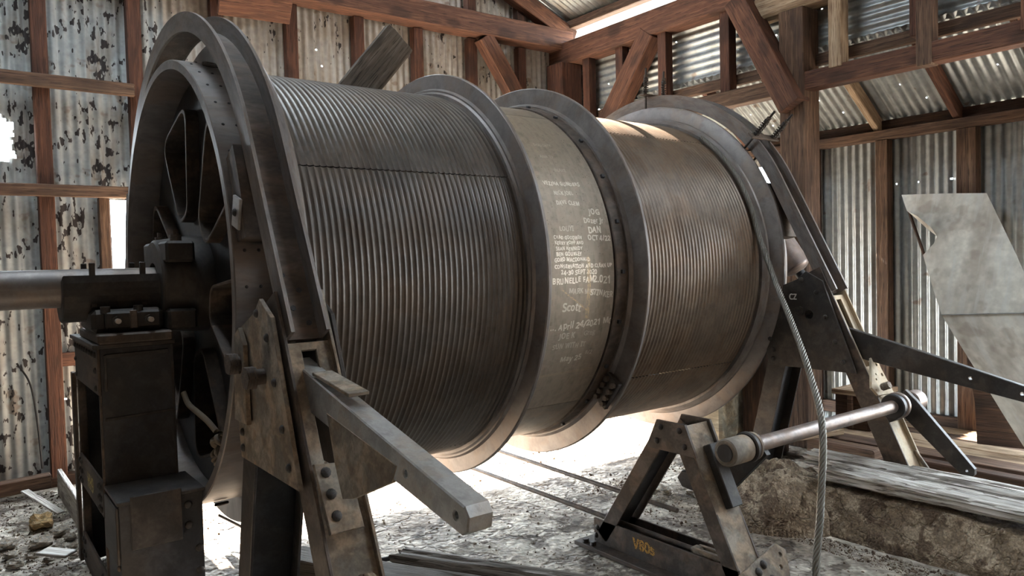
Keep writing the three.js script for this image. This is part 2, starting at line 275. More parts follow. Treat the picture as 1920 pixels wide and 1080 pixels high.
// ------------------------------------------------------------------ back gable wall, Z = -2.3
const wallBack = struct('wall_back'), ZB = -2.3;
{
  const ridge = (x) => 3.95 + Math.max(0, Math.min(2.1, (3.2 - x) * 0.42));              // under the roof line
  const openL = -1.37, openR = 2.72, openTop = 2.06;                                     // the wide rope opening behind the drum
  const sunGap = [0.72, 1.56, 4.12, 4.6];                                                // a missing strip high in the gable
  let k = 0;
  for (let x = -5.2; x < 3.05; x += 0.608, k++) {
    const w = 0.676, mid = x + w / 2, top = Math.max(ridge(x), ridge(x + w)), mat = mid < -1.0 ? MT.zincTar : MT.zincDull, z = ZB + (k % 2) * 0.004;
    const holes = [];
    const rel = (a, b, c, d, y0) => holes.push([a - x, b - x, c - y0, d - y0]);
    const nails = [[-0.02 + 0.36, 3.28], [0.95, 3.35], [1.72, 3.2], [-1.72, 0.63], [0.3, 3.42]];
    // upper course
    for (const [hx, hy] of nails) if (hy > 2.06) rel(hx, hx + 0.0125, hy, hy + 0.012, 2.06);
    const r2 = rng(40 + k);
    if (x < -1.9 && x + w > -2.1) for (let q = 0; q < 14; q++) { const y = 2.31 + q * 0.025; rel(-2.2, -1.985 + 0.05 * r2() + (q > 10 ? -0.05 : 0), y, y + 0.025, 2.06); }
    if (sunGap[0] < x + w && sunGap[1] > x) rel(sunGap[0], sunGap[1], sunGap[2], sunGap[3], 2.06);
    sheet(wallBack, [x, 2.06, z], [1, 0, 0], [0, 1, 0], w, top - 2.06, mat, { holes });
    // lower course, left out where the rope opening is
    if (x + w < openL + 0.15 || x > openR - 0.1) {
      const lh = []; if (x + w > openL) lh.push([openL - x, 9, -1, 9]);
      for (const [hx, hy] of nails) if (hy < 2.06) lh.push([hx - x, hx - x + 0.0125, hy, hy + 0.012]);
      sheet(wallBack, [x, -0.03, z + 0.009], [1, 0, 0], [0, 1, 0], w, 2.16, mat, { holes: lh });
    } else if (x > openL) sheet(wallBack, [x, 1.7, z + 0.009], [1, 0, 0], [0, 1, 0], w, 0.43, mat); else if (x < openL) { const lh = [[openL - x, 9, -1, 9]]; sheet(wallBack, [x, -0.03, z + 0.009], [1, 0, 0], [0, 1, 0], w, 2.16, mat, { holes: lh }); }  // short sheets added across the opening top, hidden by the drum, to block sun
  }
  for (const x of [-4.83, -4.22, -3.61, -3.0, -2.39, -1.78, -1.17, -0.56, 0.05, 0.67, 1.28, 1.9, 2.52]) bar('stud', wallBack, [x, x > openL && x < openR ? 2.15 : 0, -2.235], [x, 3.75, -2.235], 0.085, 0.1, MT.timber3, { up: [1, 0, 0] });
  bar('stud', wallBack, [-1.42, 0, -2.235], [-1.42, 2.07, -2.235], 0.085, 0.07, MT.timber2, { up: [1, 0, 0] });
  bar('stud', wallBack, [2.75, 0, -2.235], [2.75, 2.07, -2.235], 0.085, 0.09, MT.timber3, { up: [1, 0, 0] });
  for (const x of [-0.56, 0.67, 1.28, 1.9, 2.52]) bar('stud', wallBack, [x, 3.95, -2.235], [x, ridge(x) - 0.06, -2.235], 0.085, 0.1, MT.timber3, { up: [1, 0, 0] });
  bar('girt', wallBack, [-5.2, 2.885, -2.17], [-1.19, 2.87, -2.17], 0.045, 0.092, MT.timber2);
  bar('girt', wallBack, [-5.2, 2.105, -2.17], [2.9, 2.11, -2.17], 0.045, 0.085, MT.timber2);
  bar('girt', wallBack, [-1.75, 0.9, -2.24], [-1.45, 0.9, -2.24], 0.03, 0.1, MT.timber);
  bar('sill', wallBack, [-5.2, 0.03, -2.235], [-1.4, 0.03, -2.235], 0.09, 0.09, MT.darkWood);
  bar('top_beam', wallBack, [-5.2, 3.83, -2.15], [3.12, 3.87, -2.15], 0.2, 0.21, MT.timber, { ch: 0.008 });
  bar('brace', wallBack, [1.98, 3.76, -2.13], [2.95, 2.4, -2.13], 0.13, 0.17, MT.timber, { up: [1, 0, 0], ch: 0.007 });
  bar('rafter', wallBack, [3.16, 3.92, -2.13], [-0.9, 5.6, -2.13], 0.12, 0.17, MT.timber, { ch: 0.007 });
  bar('nailed_board', wallBack, [-0.58, 3.64, -2.06], [0.0, 3.66, -2.06], 0.03, 0.26, MT.timber, { roll: 0.6 });
}

// ------------------------------------------------------------------ right side: eave frame of the shed with the lean-to behind it
const wallRight = struct('wall_right'), leanTo = struct('wall_lean_to'), ceiling = struct('ceiling');
{
  bar('tie_beam', wallRight, [3.05, 3.715, -2.28], [3.05, 3.7, 6], 0.2, 0.225, MT.timber, { ch: 0.008 });
  bar('corner_post', wallRight, [2.99, 0, -2.075], [2.99, 3.6, -2.075], 0.25, 0.28, MT.timber3, { up: [1, 0, 0], ch: 0.006 });
  bar('bolster', wallRight, [3.05, 3.51, 0.3], [3.05, 3.51, 0.98], 0.2, 0.18, MT.plank, { ch: 0.02 });
  bar('post', wallRight, [3.05, 0, 0.645], [3.05, 3.42, 0.645], 0.21, 0.22, MT.timber2, { up: [1, 0, 0], ch: 0.006 });
  bar('brace', wallRight, [2.93, 3.62, 0.18], [2.93, 2.66, 0.68], 0.17, 0.19, MT.timber, { up: [0, 0, 1], ch: 0.007 });
  bar('brace', wallRight, [3.03, 3.64, -0.86], [3.03, 2.5, -1.75], 0.17, 0.19, MT.timber, { up: [0, 0, 1], ch: 0.007 });
  for (const z of [-1.75, -1.27, -0.72, -0.02]) bar('stud', wallRight, [3.05, 2.9, z], [3.05, 3.62, z], 0.1, 0.1, MT.timber3, { up: [0, 0, 1] });
  for (const [z, y0, m] of [[1.0, 2.9, MT.plank], [1.63, 2.77, MT.timber2], [2.25, 2.85, MT.timber], [2.9, 2.85, MT.timber3]]) bar('stud', wallRight, [3.0, y0, z], [3.0, 3.62, z], 0.11, 0.1, m, { up: [0, 0, 1] });
  bar('stud', wallRight, [3.06, 3.0, 1.53], [3.06, 3.62, 1.53], 0.09, 0.05, MT.timber, { up: [0, 0, 1] });
  bar('plate_beam', wallRight, [3.02, 2.85, -0.45], [3.02, 2.85, 0.55], 0.13, 0.13, MT.timber2, { ch: 0.007 });
  bar('plate_beam', wallRight, [3.02, 2.85, 0.74], [3.02, 2.85, 6], 0.13, 0.14, MT.timber, { ch: 0.007 });
  bar('purlin', wallRight, [3.14, 3.03, -2.2], [3.14, 3.03, 6], 0.05, 0.09, MT.timber2);
  // horizontal corrugation of the old outer wall above the lean-to roof
  for (let z = -2.28, k = 0; z < 5.6; z += 1.9, k++) sheet(wallRight, [3.16 + (k % 2) * 0.004, 3.1, z], [0, 1, 0], [0, 0, 1], 0.6, 2.0, MT.zinc, { holes: [0.25, 0.7, 1.1, 1.6].map((v, q) => [0.12 + 0.1 * q, 0.132 + 0.1 * q, v + 0.05 * k, v + 0.05 * k + 0.012]) });
  // lower part of that wall survives next to the gable
  for (const z of [-2.28]) sheet(wallRight, [3.17, -0.03, z], [0, 0, 1], [0, 1, 0], 0.54, 3.2, MT.zincDull);
  // lean-to roof
  for (let z = -1.75, k = 0; z < 5.6; z += 0.676, k++) { const m = sheet(ceiling, [3.14, 3.125 + (k % 2) * 0.003, z], [0, 0, 1], [0.72, -0.497, 0], 0.71, 1.0, MT.zinc, { holes: [[0.2, 0.212, 0.55, 0.562], [0.45, 0.462, 0.35, 0.362], [0.33, 0.342, 0.74, 0.752]] }); m.name = 'roof_sheet'; }
  for (let z = -1.6; z < 5.5; z += 0.615) bar('rafter', ceiling, [3.17, 3.045, z], [3.92, 2.525, z], 0.055, 0.105, z > 0.6 && z < 1.1 ? MT.plank : MT.timber, {});
  // outer lean-to wall
  const XO = 3.9, win = [-0.55, 0.02, 1.75, 2.36];
  let k = 0;
  for (let z = -2.1; z < 5.6; z += 0.608, k++) {
    const holes = []; if (win[0] < z + 0.676 && win[1] > z) holes.push([win[0] - z, win[1] - z, win[2] + 0.03, win[3] + 0.03]);
    for (const [hz, hy] of [[0.98, 2.1], [1.15, 2.1], [1.4, 2.1]]) holes.push([hz - z, hz - z + 0.0125, hy, hy + 0.012]);
    if (z > 2.1 && z < 3.3) continue;                               // open doorway towards the daylight
    sheet(leanTo, [XO + (k % 2) * 0.004, -0.03, z], [0, 0, 1], [0, 1, 0], 0.676, 2.62, MT.zinc, { holes, phase: Math.PI });
  }
  for (const z of [-1.6, -0.98, -0.62, 0.08, 0.28, 0.91, 1.55, 2.2, 3.4]) bar('stud', leanTo, [3.845, 0.1, z], [3.845, 2.44, z], 0.09, z === 1.55 ? 0.14 : 0.1, z === 0.91 || z === 1.55 ? MT.timber2 : MT.timber3, { up: [0, 0, 1] });
  bar('wall_plate', leanTo, [3.845, 2.48, -2.2], [3.845, 2.48, 6], 0.11, 0.075, MT.timber2);
  bar('eave_board', leanTo, [3.88, 2.56, -2.2], [3.88, 2.56, 6], 0.04, 0.09, MT.darkWood);
  bar('girt', leanTo, [3.86, 0.17, -2.2], [3.86, 0.17, 6], 0.06, 0.1, MT.timber2);
  sheet(leanTo, [3.16, -0.03, -2.28], [1, 0, 0], [0, 1, 0], 0.76, 3.15, MT.zincDull);
}

// ------------------------------------------------------------------ roof and the walls behind the camera
{
  for (let z = -2.42, k = 0; z < 6.2; z += 0.608, k++) {
    const r = sheet(ceiling, [3.45, 3.98 + (k % 2) * 0.004, z], [0, 0, 1], [-0.922, 0.387, 0], 0.676, 5.4, MT.zinc, { holes: z > 3.0 && z < 4.0 ? [[-1, 9, 0.9, 2.3]] : [] }); r.name = 'roof_sheet';
    const l = sheet(ceiling, [-1.53, 6.07 + (k % 2) * 0.004, z], [0, 0, 1], [-0.922, -0.387, 0], 0.676, 4.6, MT.zinc, { holes: z > -1.9 && z < 0.6 ? [[-1, 9, 0.1, 0.8]] : [] }); l.name = 'roof_sheet';
  }
  bar('eave_purlin', ceiling, [3.13, 4.05, -2.28], [3.13, 4.03, 6.1], 0.1, 0.085, MT.timber2);
  for (const [x, y] of [[2.2, 4.42], [1.6, 4.67], [0.4, 5.17], [-0.8, 5.67]]) bar('purlin', ceiling, [x, y, -2.28], [x, y, 6.1], 0.1, 0.09, MT.timber2, { up: [0.387, 0.922, 0] });
}
const wallFront = struct('wall_front'), wallLeft = struct('wall_left');
{
  // front wall, behind the camera
  box('wall_panel', wallFront, 2.2, 3.95, -0.05, 4.0, 6.0, 6.04, MT.greyDark);
  box('wall_panel', wallFront, -5.3, -4.6, -0.05, 4.6, 6.0, 6.04, MT.greyDark);
  box('wall_panel', wallFront, -4.6, 2.2, -0.05, 4.2, 6.0, 6.04, MT.greyDark);
  box('wall_panel', wallFront, -5.3, 3.3, 4.2, 6.1, 6.0, 6.04, MT.greyDark);
  // left wall
  box('wall_panel', wallLeft, -5.3, -5.26, -0.05, 4.6, -2.35, 6.04, MT.greyDark);
}

// ------------------------------------------------------------------ the hoist drum
const AY = 1.45;                                                    // height of the axle
const drum = thing('hoist_drum', 'huge rusty steel hoist drum with rope grooves, raised flanges and spoked end wheels', 'hoist drum');
drum.position.y = AY;
const SR = 1.07;
function grooves(x0, x1) { const n = Math.round((x1 - x0) / 0.03), p = []; for (let i = 0; i < n; i++) for (let k = 0; k < 8; k++) { const t = k / 8; p.push([x0 + (x1 - x0) * (i + t) / n, SR - 0.0075 * Math.pow(Math.sin(Math.PI * t), 0.7)]); } p.push([x1, SR]); return p; }
for (const [x0, x1, seams] of [[-1.21, -0.05, [28, 118, 208, 298, 388]], [0.745, 1.9, [-37.6, 53.5, 143, 233, 322.4]]]) {
  const pts = grooves(x0, x1);
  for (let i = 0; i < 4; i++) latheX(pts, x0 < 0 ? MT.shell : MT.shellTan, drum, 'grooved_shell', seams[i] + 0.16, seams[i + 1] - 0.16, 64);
}
// flanges: outer left, inner left, inner right, outer right
latheFlat([[-1.26, 0.9], [-1.26, 1.205], [-1.252, 1.21], [-1.232, 1.21], [-1.224, 1.205], [-1.21, 1.1], [-1.21, 0.9]], MT.flange, drum, 'flange');
latheFlat([[-0.055, 0.95], [-0.055, 1.085], [-0.045, 1.095], [-0.045, 1.105], [-0.03, 1.115], [-0.024, 1.195], [-0.018, 1.2], [-0.002, 1.2], [0.004, 1.195], [0.004, 0.95]], MT.flange, drum, 'flange');
latheFlat([[0.655, 0.95], [0.655, 1.085], [0.675, 1.1], [0.684, 1.195], [0.69, 1.2], [0.706, 1.2], [0.712, 1.195], [0.716, 1.11], [0.745, 1.09], [0.745, 0.95]], MT.flange, drum, 'flange');
latheFlat([[1.89, 0.95], [1.89, 1.085], [1.905, 1.1], [1.915, 1.115], [1.925, 1.12], [1.94, 1.2], [1.946, 1.21], [1.962, 1.21], [1.97, 1.2], [1.97, 0.95]], MT.flange, drum, 'flange');
// smooth middle band with chalked names, and the bolted splice ring beside it
function bandTexture() {
  const W = 560, H = 1980, c = document.createElement('canvas'); c.width = W; c.height = H; const x = c.getContext('2d'), r = rng(77);
  x.fillStyle = '#85796a'; x.fillRect(0, 0, W, H);
  for (let i = 0; i < 5200; i++) { const s = 2 + r() * 26, v = r(); x.fillStyle = v < 0.45 ? `rgba(58,50,43,${0.03 + r() * 0.06})` : `rgba(168,150,130,${0.02 + r() * 0.05})`; x.fillRect(r() * W, r() * H, s * (0.4 + r()), s * (0.6 + 2 * r())); }
  for (let i = 0; i < 420; i++) { x.fillStyle = `rgba(35,26,20,${0.3 + r() * 0.5})`; const s = 1 + r() * 3; x.fillRect(r() * W, H * (0.02 + 0.5 * r()), s, s * 1.3); }
  for (let i = 0; i < 60; i++) { x.strokeStyle = `rgba(200,185,165,${0.05 + r() * 0.12})`; x.lineWidth = 1; x.beginPath(); const a = r() * W, b = r() * H; x.moveTo(a, b); x.lineTo(a + (r() - 0.5) * 120, b + (r() - 0.5) * 60); x.stroke(); }
  // angle 60 at the top, -45 at the bottom; x = 0.005 .. 0.565
  const put = (s, X, ang, size, alpha, rot = 0, stretch = 1) => { x.save(); x.translate((X - 0.005) * 1000, (60 - ang) / 105 * H); x.rotate(rot); x.scale(stretch, 1); x.font = `${size}px sans-serif`; x.fillStyle = `rgba(236,224,206,${Math.min(1, alpha * 1.35)})`; x.textAlign = 'center'; x.textBaseline = 'middle'; const ws = [...s].map((ch) => x.measureText(ch).width + size * 0.04), tot = ws.reduce((a, b) => a + b, 0); let cx = -tot / 2; x.strokeStyle = x.fillStyle; x.lineWidth = Math.max(1.3, size * 0.06); x.textAlign = 'left'; [...s].forEach((ch, i) => { x.save(); x.translate(cx, (r() - 0.5) * size * 0.2); x.rotate((r() - 0.5) * 0.22); x.scale(0.9 + 0.2 * r(), 0.9 + 0.25 * r()); x.globalAlpha = 0.8 + 0.2 * r(); x.strokeText(ch, 0, 0); x.restore(); cx += ws[i]; }); x.restore(); };
  put('DOUGHTY', 0.3, 42, 26, 0.22); put('ANN 17', 0.28, 37, 26, 0.2); put('BLAKE', 0.33, 32, 28, 0.18);
  put('VEZINA GUNDERS', 0.30, 27, 30, 0.5, 0, 1.0); put('NICK JOEL', 0.29, 23.9, 28, 0.35); put('DAVE CLEM', 0.3, 20.8, 30, 0.4);
  put('LOUYI', 0.25, 12.9, 34, 0.3); put('JOG', 0.475, 18.3, 44, 0.5); put('Dozer Jr', 0.455, 15.4, 38, 0.5, 0.05); put('DAN', 0.45, 12.7, 46, 0.62); put('OCT 4/22', 0.475, 10.2, 38, 0.6);
  put('CHAD GOODWIN', 0.25, 10.3, 24, 0.6); put('KERRY KOPP AND', 0.255, 8.7, 24, 0.62); put('SEAN KENNEDY', 0.25, 7.1, 25, 0.62); put('BEN GOURLEY', 0.245, 5.6, 26, 0.72); put('GORD MACDONALD', 0.265, 4.0, 26, 0.8);
  put('CONSERVATION AND CLEAN UP', 0.345, 2.1, 27, 0.85); put('24-30 SEPT 2020', 0.31, 0.4, 32, 0.85); put('BRUNELLE FAM', 0.27, -1.9, 40, 0.9, -0.03); put('2.021', 0.475, -2.1, 50, 0.6);
  put('MARK MRS', 0.33, -5.2, 36, 0.36, 0.04); put('STINKER', 0.475, -6.1, 42, 0.5, 0.16); put('Scott', 0.265, -9.8, 54, 0.5, 0.06);
  put('... April 24/2021 MCB', 0.37, -15, 46, 0.5, -0.03); put('JOE K', 0.26, -18.3, 42, 0.34); put('Greg', 0.42, -18.0, 36, 0.25); put('SUN WITH IT', 0.29, -21.5, 38, 0.3); put('May 25', 0.33, -25.9, 44, 0.42); put('8/2', 0.45, -24.5, 34, 0.25);
  for (let k = 0; k < 3; k++) { x.strokeStyle = 'rgba(196,164,120,0.45)'; x.lineWidth = 1.5; x.beginPath(); x.moveTo(60, (60 + 31 + k * 0.3) / 105 * H); x.lineTo(520, (60 + 30.2 + k * 0.35) / 105 * H); x.stroke(); }
  // rust run scratched into an arrow
  for (let i = 0; i < 420; i++) { const t = r(); x.fillStyle = `rgba(205,165,110,${0.1 + 0.3 * r()})`; const px = 372 + (r() - 0.5) * 26, py = (60 - 5 + t * 18) / 105 * H; x.fillRect(px, py, 1 + 2 * r(), 4 + 14 * r()); }
  for (let i = 0; i < 160; i++) { const t = r(); x.fillStyle = `rgba(205,165,110,${0.1 + 0.35 * r()})`; x.fillRect(180 + t * 190 + (r() - 0.5) * 8, (60 + 4.5 + t * 6.5) / 105 * H + (r() - 0.5) * 8, 4 + 6 * r(), 2); }
  const t = new THREE.CanvasTexture(c); t.colorSpace = THREE.SRGBColorSpace; t.needsUpdate = true; return t;
}
{
  const bt = new THREE.MeshStandardMaterial({ map: bandTexture(), roughness: 0.5, metalness: 0.35, side: THREE.DoubleSide });
  const m = latheX([[0.005, 1.06], [0.565, 1.06]], bt, drum, 'band_plate', -45, 60, 80); m.userData.label = 'smooth plate with scratched names and dates';
  const g = m.geometry, uv = g.attributes.uv, len = 105 * Math.PI / 180 * 1.06; for (let i = 0; i < uv.count; i++) uv.setXY(i, uv.getY(i) / 0.56, 1 - uv.getX(i) / len);
  latheX([[0.005, 1.06], [0.565, 1.06]], MT.band, drum, 'band_plate', 60.15, 314.85, 120);
  latheFlat([[0.565, 1.0], [0.565, 1.052], [0.572, 1.052], [0.572, 1.068], [0.578, 1.072], [0.65, 1.072], [0.656, 1.08], [0.656, 1.0]], MT.rust, drum, 'splice_ring');
  const splice = drum.children[drum.children.length - 1];
  for (let a = -60; a < 100; a += 15) { const t = a * Math.PI / 180; const b = part('bolt_head', cbox(0.022, 0.016, 0.022, 0.002), MT.black, splice); b.position.set(0.615, 1.078 * Math.sin(t), 1.078 * Math.cos(t)); b.quaternion.setFromUnitVectors(V(0, 1, 0), V(0, Math.sin(t), Math.cos(t))); }
  // bolted joint plate between ring and flange
  const jt = -37.5 * Math.PI / 180, jp = new THREE.Group(); jp.name = 'joint_plate'; drum.add(jp); jp.position.set(0.655, 1.10 * Math.sin(jt), 1.10 * Math.cos(jt)); jp.rotation.x = -jt + 0;
  part('plate', cbox(0.03, 0.2, 0.11, 0.004), MT.dark, jp).position.set(0.0, 0, 0.03);
  for (const y of [-0.07, -0.025, 0.025, 0.07]) for (const z of [0, 0.06]) nut(jp, [-0.024, y, z], [1, 0, 0], 0.017, 0.026, MT.rust);
}
// brake rims, wheels and hubs at both ends
function endWheel(cx, dir) {                                        // dir -1: outer side towards -X
  const wheel = new THREE.Group(); wheel.name = 'end_wheel'; drum.add(wheel);
  const xo = cx + dir * 0.13, xi = cx - dir * 0.13, S = (a) => cx + dir * a;
  latheFlat([[xo, 1.04], [xo, 1.078], [S(0.126), 1.083], [xi, 1.083], [xi, 1.0], [S(-0.1), 1.0], [S(-0.08), 1.03], [S(0.1), 1.035]], MT.flange, wheel, 'brake_rim');
  // web with rounded windows between the arms
  const n = 6, wins = [], shp = new THREE.Shape(); shp.absarc(0, 0, 1.03, 0, Math.PI * 2); const bore = new THREE.Path(); bore.absarc(0, 0, 0.15, 0, Math.PI * 2, true); shp.holes.push(bore);
  const win = (i, inset, P) => {
    const a0 = (i + 0.5) / n * Math.PI * 2 + 0.26, r0 = 0.36 + inset, r1 = 0.9 - inset, h0 = Math.PI / n - (0.17 + inset) / r0 * 0.62, h1 = Math.PI / n - (0.2 + inset) / r1, pts = [];
    const c = [[r0, -h0], [r1, -h1], [r1, h1], [r0, h0]].map(([r, h]) => V(r * Math.cos(a0 + h), r * Math.sin(a0 + h), 0));
    for (let k = 0; k < 4; k++) { const p = c[k], q = c[(k + 3) % 4], s = c[(k + 1) % 4], rad = (k === 0 || k === 3 ? 0.06 : 0.13), A = p.clone().add(q.clone().sub(p).setLength(rad)), B = p.clone().add(s.clone().sub(p).setLength(rad)); for (let t = 0; t <= 6; t++) { const u = t / 6; pts.push(A.clone().multiplyScalar((1 - u) * (1 - u)).addScaledVector(p, 2 * u * (1 - u)).addScaledVector(B, u * u)); } }
    return P.setFromPoints(pts.map((v) => new THREE.Vector2(v.x, v.y)));
  };
  for (let i = 0; i < n; i++) shp.holes.push(win(i, 0, new THREE.Path()));
  const toX = (g, x, d) => { g.translate(0, 0, -d / 2); return g.applyMatrix4(new THREE.Matrix4().makeBasis(V(0, 0, 1), V(0, 1, 0), V(-1, 0, 0)).setPosition(x, 0, 0)); };
  part('wheel_web', toX(new THREE.ExtrudeGeometry(shp, { depth: 0.03, bevelEnabled: false, curveSegments: 48 }), S(-0.05), 0.03), MT.black, wheel);
  for (let i = 0; i < n; i++) { const s = win(i, -0.008, new THREE.Shape()); s.holes.push(win(i, 0.006, new THREE.Path())); part('arm_lip', toX(new THREE.ExtrudeGeometry(s, { depth: 0.11, bevelEnabled: true, bevelSize: 0.003, bevelThickness: 0.003, bevelSegments: 1 }), S(-0.03), 0.11), MT.rust, wheel); }
  latheFlat([[S(0.2), 0.11], [S(0.2), 0.21], [S(0.19), 0.22], [S(0.05), 0.24], [S(-0.12), 0.24], [S(-0.12), 0.11]], MT.dark, wheel, 'hub', 48);
  for (const [y, z] of [[0.16, 0.16], [0.16, -0.16], [-0.16, 0.16], [-0.16, -0.16]]) { box('hub_lug', wheel, Math.min(S(0.06), S(0.19)), Math.max(S(0.06), S(0.19)), y - 0.05, y + 0.05, z - 0.09, z + 0.09, MT.dark, { ch: 0.012 }); nut(wheel, [S(0.125), y + 0.065, z], [0, 1, 0], 0.028, 0.035, MT.rust); cyl('bolt', wheel, [S(0.125), y + 0.08, z], [S(0.125), y + 0.105, z], 0.014, MT.rust, { segs: 10 }); }
  for (let a = 0; a < 360; a += 7.5) { const t = a * Math.PI / 180; if (Math.cos(t - 1) < 0.2 || dir > 0) continue; for (const q of [-0.085, -0.03, 0.03, 0.085]) rivet(wheel, [S(q), 1.082 * Math.sin(t), 1.082 * Math.cos(t)], [0, Math.sin(t), Math.cos(t)], 0.007, MT.black); }
  for (let a = 20; a < 380; a += 45) { const t = a * Math.PI / 180; const e = part('lug_eye', new THREE.TorusGeometry(0.026, 0.008, 6, 14), MT.rust, wheel); e.position.set(S(0.02), 1.1 * Math.sin(t), 1.1 * Math.cos(t)); e.rotation.x = -t; }
}
endWheel(-1.35, -1);
endWheel(2.05, 1);
cyl('shaft', drum, [-3.3, 0, 0], [2.9, 0, 0], 0.088, MT.flange, { segs: 48 });

// ------------------------------------------------------------------ brakes: shoe, stand and lever at both ends
const post = { t: V(0, 1.44, 1.44), b: V(0, -0.02, 2.115) };         // outer face line of the leaning post
const pd = post.b.clone().sub(post.t).normalize(), pn = V(0, -pd.z, pd.y).negate();  // along, outward
function brake(X, side) {
  const where = side < 0 ? 'beside the bearing pedestal' : 'beside the hanging wire rope';
  // shoe: channel bent over the rim, straight at the ends
  const shoe = thing('brake_shoe', `curved steel channel brake shoe arching over the drum end ${where}`, 'brake shoe'); shoe.position.x = X;
  const R = 1.215, path = [], A0 = 27 * Math.PI / 180, L = 0.83;
  const at = (a, s) => { const c = Math.cos(a), n = Math.sin(a); return { y: AY + R * n - s * c, z: R * c + s * n, ny: n, nz: c }; };
  const straight = (a, s, sg) => { const n = Math.sin(a), c = Math.cos(a); return { y: AY + R * n - sg * s * c, z: R * c + sg * s * n, ny: n, nz: c }; };
  for (let s = L; s > 0; s -= L / 4) path.push(straight(A0, s, 1));
  for (let a = 27; a <= 153; a += 3) path.push(at(a * Math.PI / 180, 0));
  for (let s = 0.3; s <= 0.9; s += 0.3) path.push(straight(Math.PI - A0, s, -1));
  const ch = (x0, x1, n0, n1) => [[x0, n0], [x1, n0], [x1, n1], [x0, n1]];
  part('web', sweepYZ(path, ch(-0.065, 0.065, 0, 0.014)), MT.rust, shoe);
  part('outer_flange', sweepYZ(path, ch(-0.07, -0.056, 0, 0.088)), MT.flange, shoe); part('inner_flange', sweepYZ(path, ch(0.056, 0.07, 0, 0.088)), MT.flange, shoe);
  const lin = []; for (let a = 9; a <= 27; a += 3) lin.push(at(a * Math.PI / 180, 0)); part('lining', sweepYZ(lin, ch(-0.1, 0.1, -0.11, -0.012)), MT.rust, shoe);
  const lin2 = []; for (let a = 153; a <= 171; a += 3) lin2.push(at(a * Math.PI / 180, 0)); part('lining', sweepYZ(lin2, ch(-0.1, 0.1, -0.11, -0.012)), MT.rust, shoe);
  for (const [x, s] of [[-0.03, 0.58], [0.02, 0.64], [-0.015, 0.71], [0.03, 0.77]]) { const q = straight(A0, s, 1); nut(shoe, [x, q.y + 0.012 * q.ny, q.z + 0.012 * q.nz], [0, q.ny, q.nz], 0.011, 0.01, MT.black, 'bolt_end'); }
  if (side < 0) { const q = at(13 * Math.PI / 180, 0); const c = box('clip_plate', shoe, -0.112, -0.1, q.y - 0.05, q.y + 0.07, q.z - 0.11, q.z - 0.03, MT.steel); c.rotation.x = 0.3; rivet(shoe, [-0.112, q.y + 0.01, q.z - 0.07], [-1, 0, 0], 0.016, MT.dark); }
  if (side > 0) for (const a of [88.5, 41]) {                         // adjusting spring bolts with coil springs
    const t = a * Math.PI / 180, n = [Math.sin(t), Math.cos(t)], p = (r, x) => [x, AY + r * n[0], r * n[1]];
    const y = part('yoke_plate', cbox(0.3, 0.012, 0.05, 0.002), MT.rust, shoe); y.position.set(...p(1.315, 0)); y.quaternion.setFromUnitVectors(V(0, 1, 0), V(0, ...n));
    for (const x of [-0.1, 0.1]) {
      const sb = cyl('spring_bolt', shoe, p(1.1, x), p(1.52, x), 0.008, MT.dark, { segs: 10 });
      const pts = []; for (let k = 0; k <= 60; k++) { const u = k / 60, w = u * Math.PI * 12; pts.push([x + 0.017 * Math.cos(w), AY + (1.325 + 0.1 * u) * n[0] + 0.017 * Math.sin(w) * n[1], (1.325 + 0.1 * u) * n[1] - 0.017 * Math.sin(w) * n[0]]); }
      onto(sb, tube('coil_spring', shoe, pts, 0.004, MT.dark, { segs: 120, rad: 5 }), nut(shoe, p(1.435, x), [0, ...n], 0.02, 0.018, MT.dark), nut(shoe, p(1.46, x), [0, ...n], 0.017, 0.016, MT.rust));
    }
  }
  // stand
  const st = thing('brake_stand', `riveted steel A-frame brake stand with leaning slotted post ${where}`, 'brake stand'); st.position.x = X;
  const pm = side < 0 ? MT.dusty : MT.dustLit, len = post.t.distanceTo(post.b), O = [0, post.t.y - pn.y * 0.03, post.t.z - pn.z * 0.03];
  plateAt('post_web', st, O, [1, 0, 0], [0, pd.y, pd.z], 0.012, [[-0.083, 0.19], [0.083, 0.19], [0.083, len], [-0.083, len]], pm, [[[-0.028, 0.215], [-0.028, 0.66], [0.028, 0.66], [0.028, 0.215]]]);
  for (const s of [-1, 1]) { const m = part('post_flange', cbox(len, 0.012, 0.125, 0.002, rnd()), s < 0 ? MT.rust : pm, st); m.applyMatrix4(new THREE.Matrix4().makeBasis(V(0, pd.y, pd.z), V(1, 0, 0), V(0, -pn.y, -pn.z).negate()).setPosition(s * 0.083, (post.t.y + post.b.y) / 2 - pn.y * 0.0625, (post.t.z + post.b.z) / 2 - pn.z * 0.0625)); }
  // back leg, an I section
  const l0 = V(0, 0.95, 1.17), l1 = V(0, -0.02, 0.93);
  bar('leg_web', st, [0, l0.y, l0.z], [0, l1.y, l1.z], 0.19, 0.012, MT.black, { up: [0, 0, 1], ch: 0.002 });
  for (const s of [-1, 1]) bar('leg_flange', st, [s * 0.096, l0.y, l0.z], [s * 0.096, l1.y, l1.z], 0.012, 0.13, MT.dark, { up: [0, 0, 1], ch: 0.002 });
  const out = [[1.36, 1.41], [1.3, 1.36], [1.14, 1.30], [1.10, 1.14], [1.06, 0.97], [1.09, 0.80], [1.68, 0.80], [1.47, 1.35]];
  const gus = [-1, 1].map((s) => plateX('gusset', st, s * 0.108, 0.012, out, side < 0 && s < 0 ? MT.dusty : MT.dark, [[1.38, 1.14, 0.03]]));
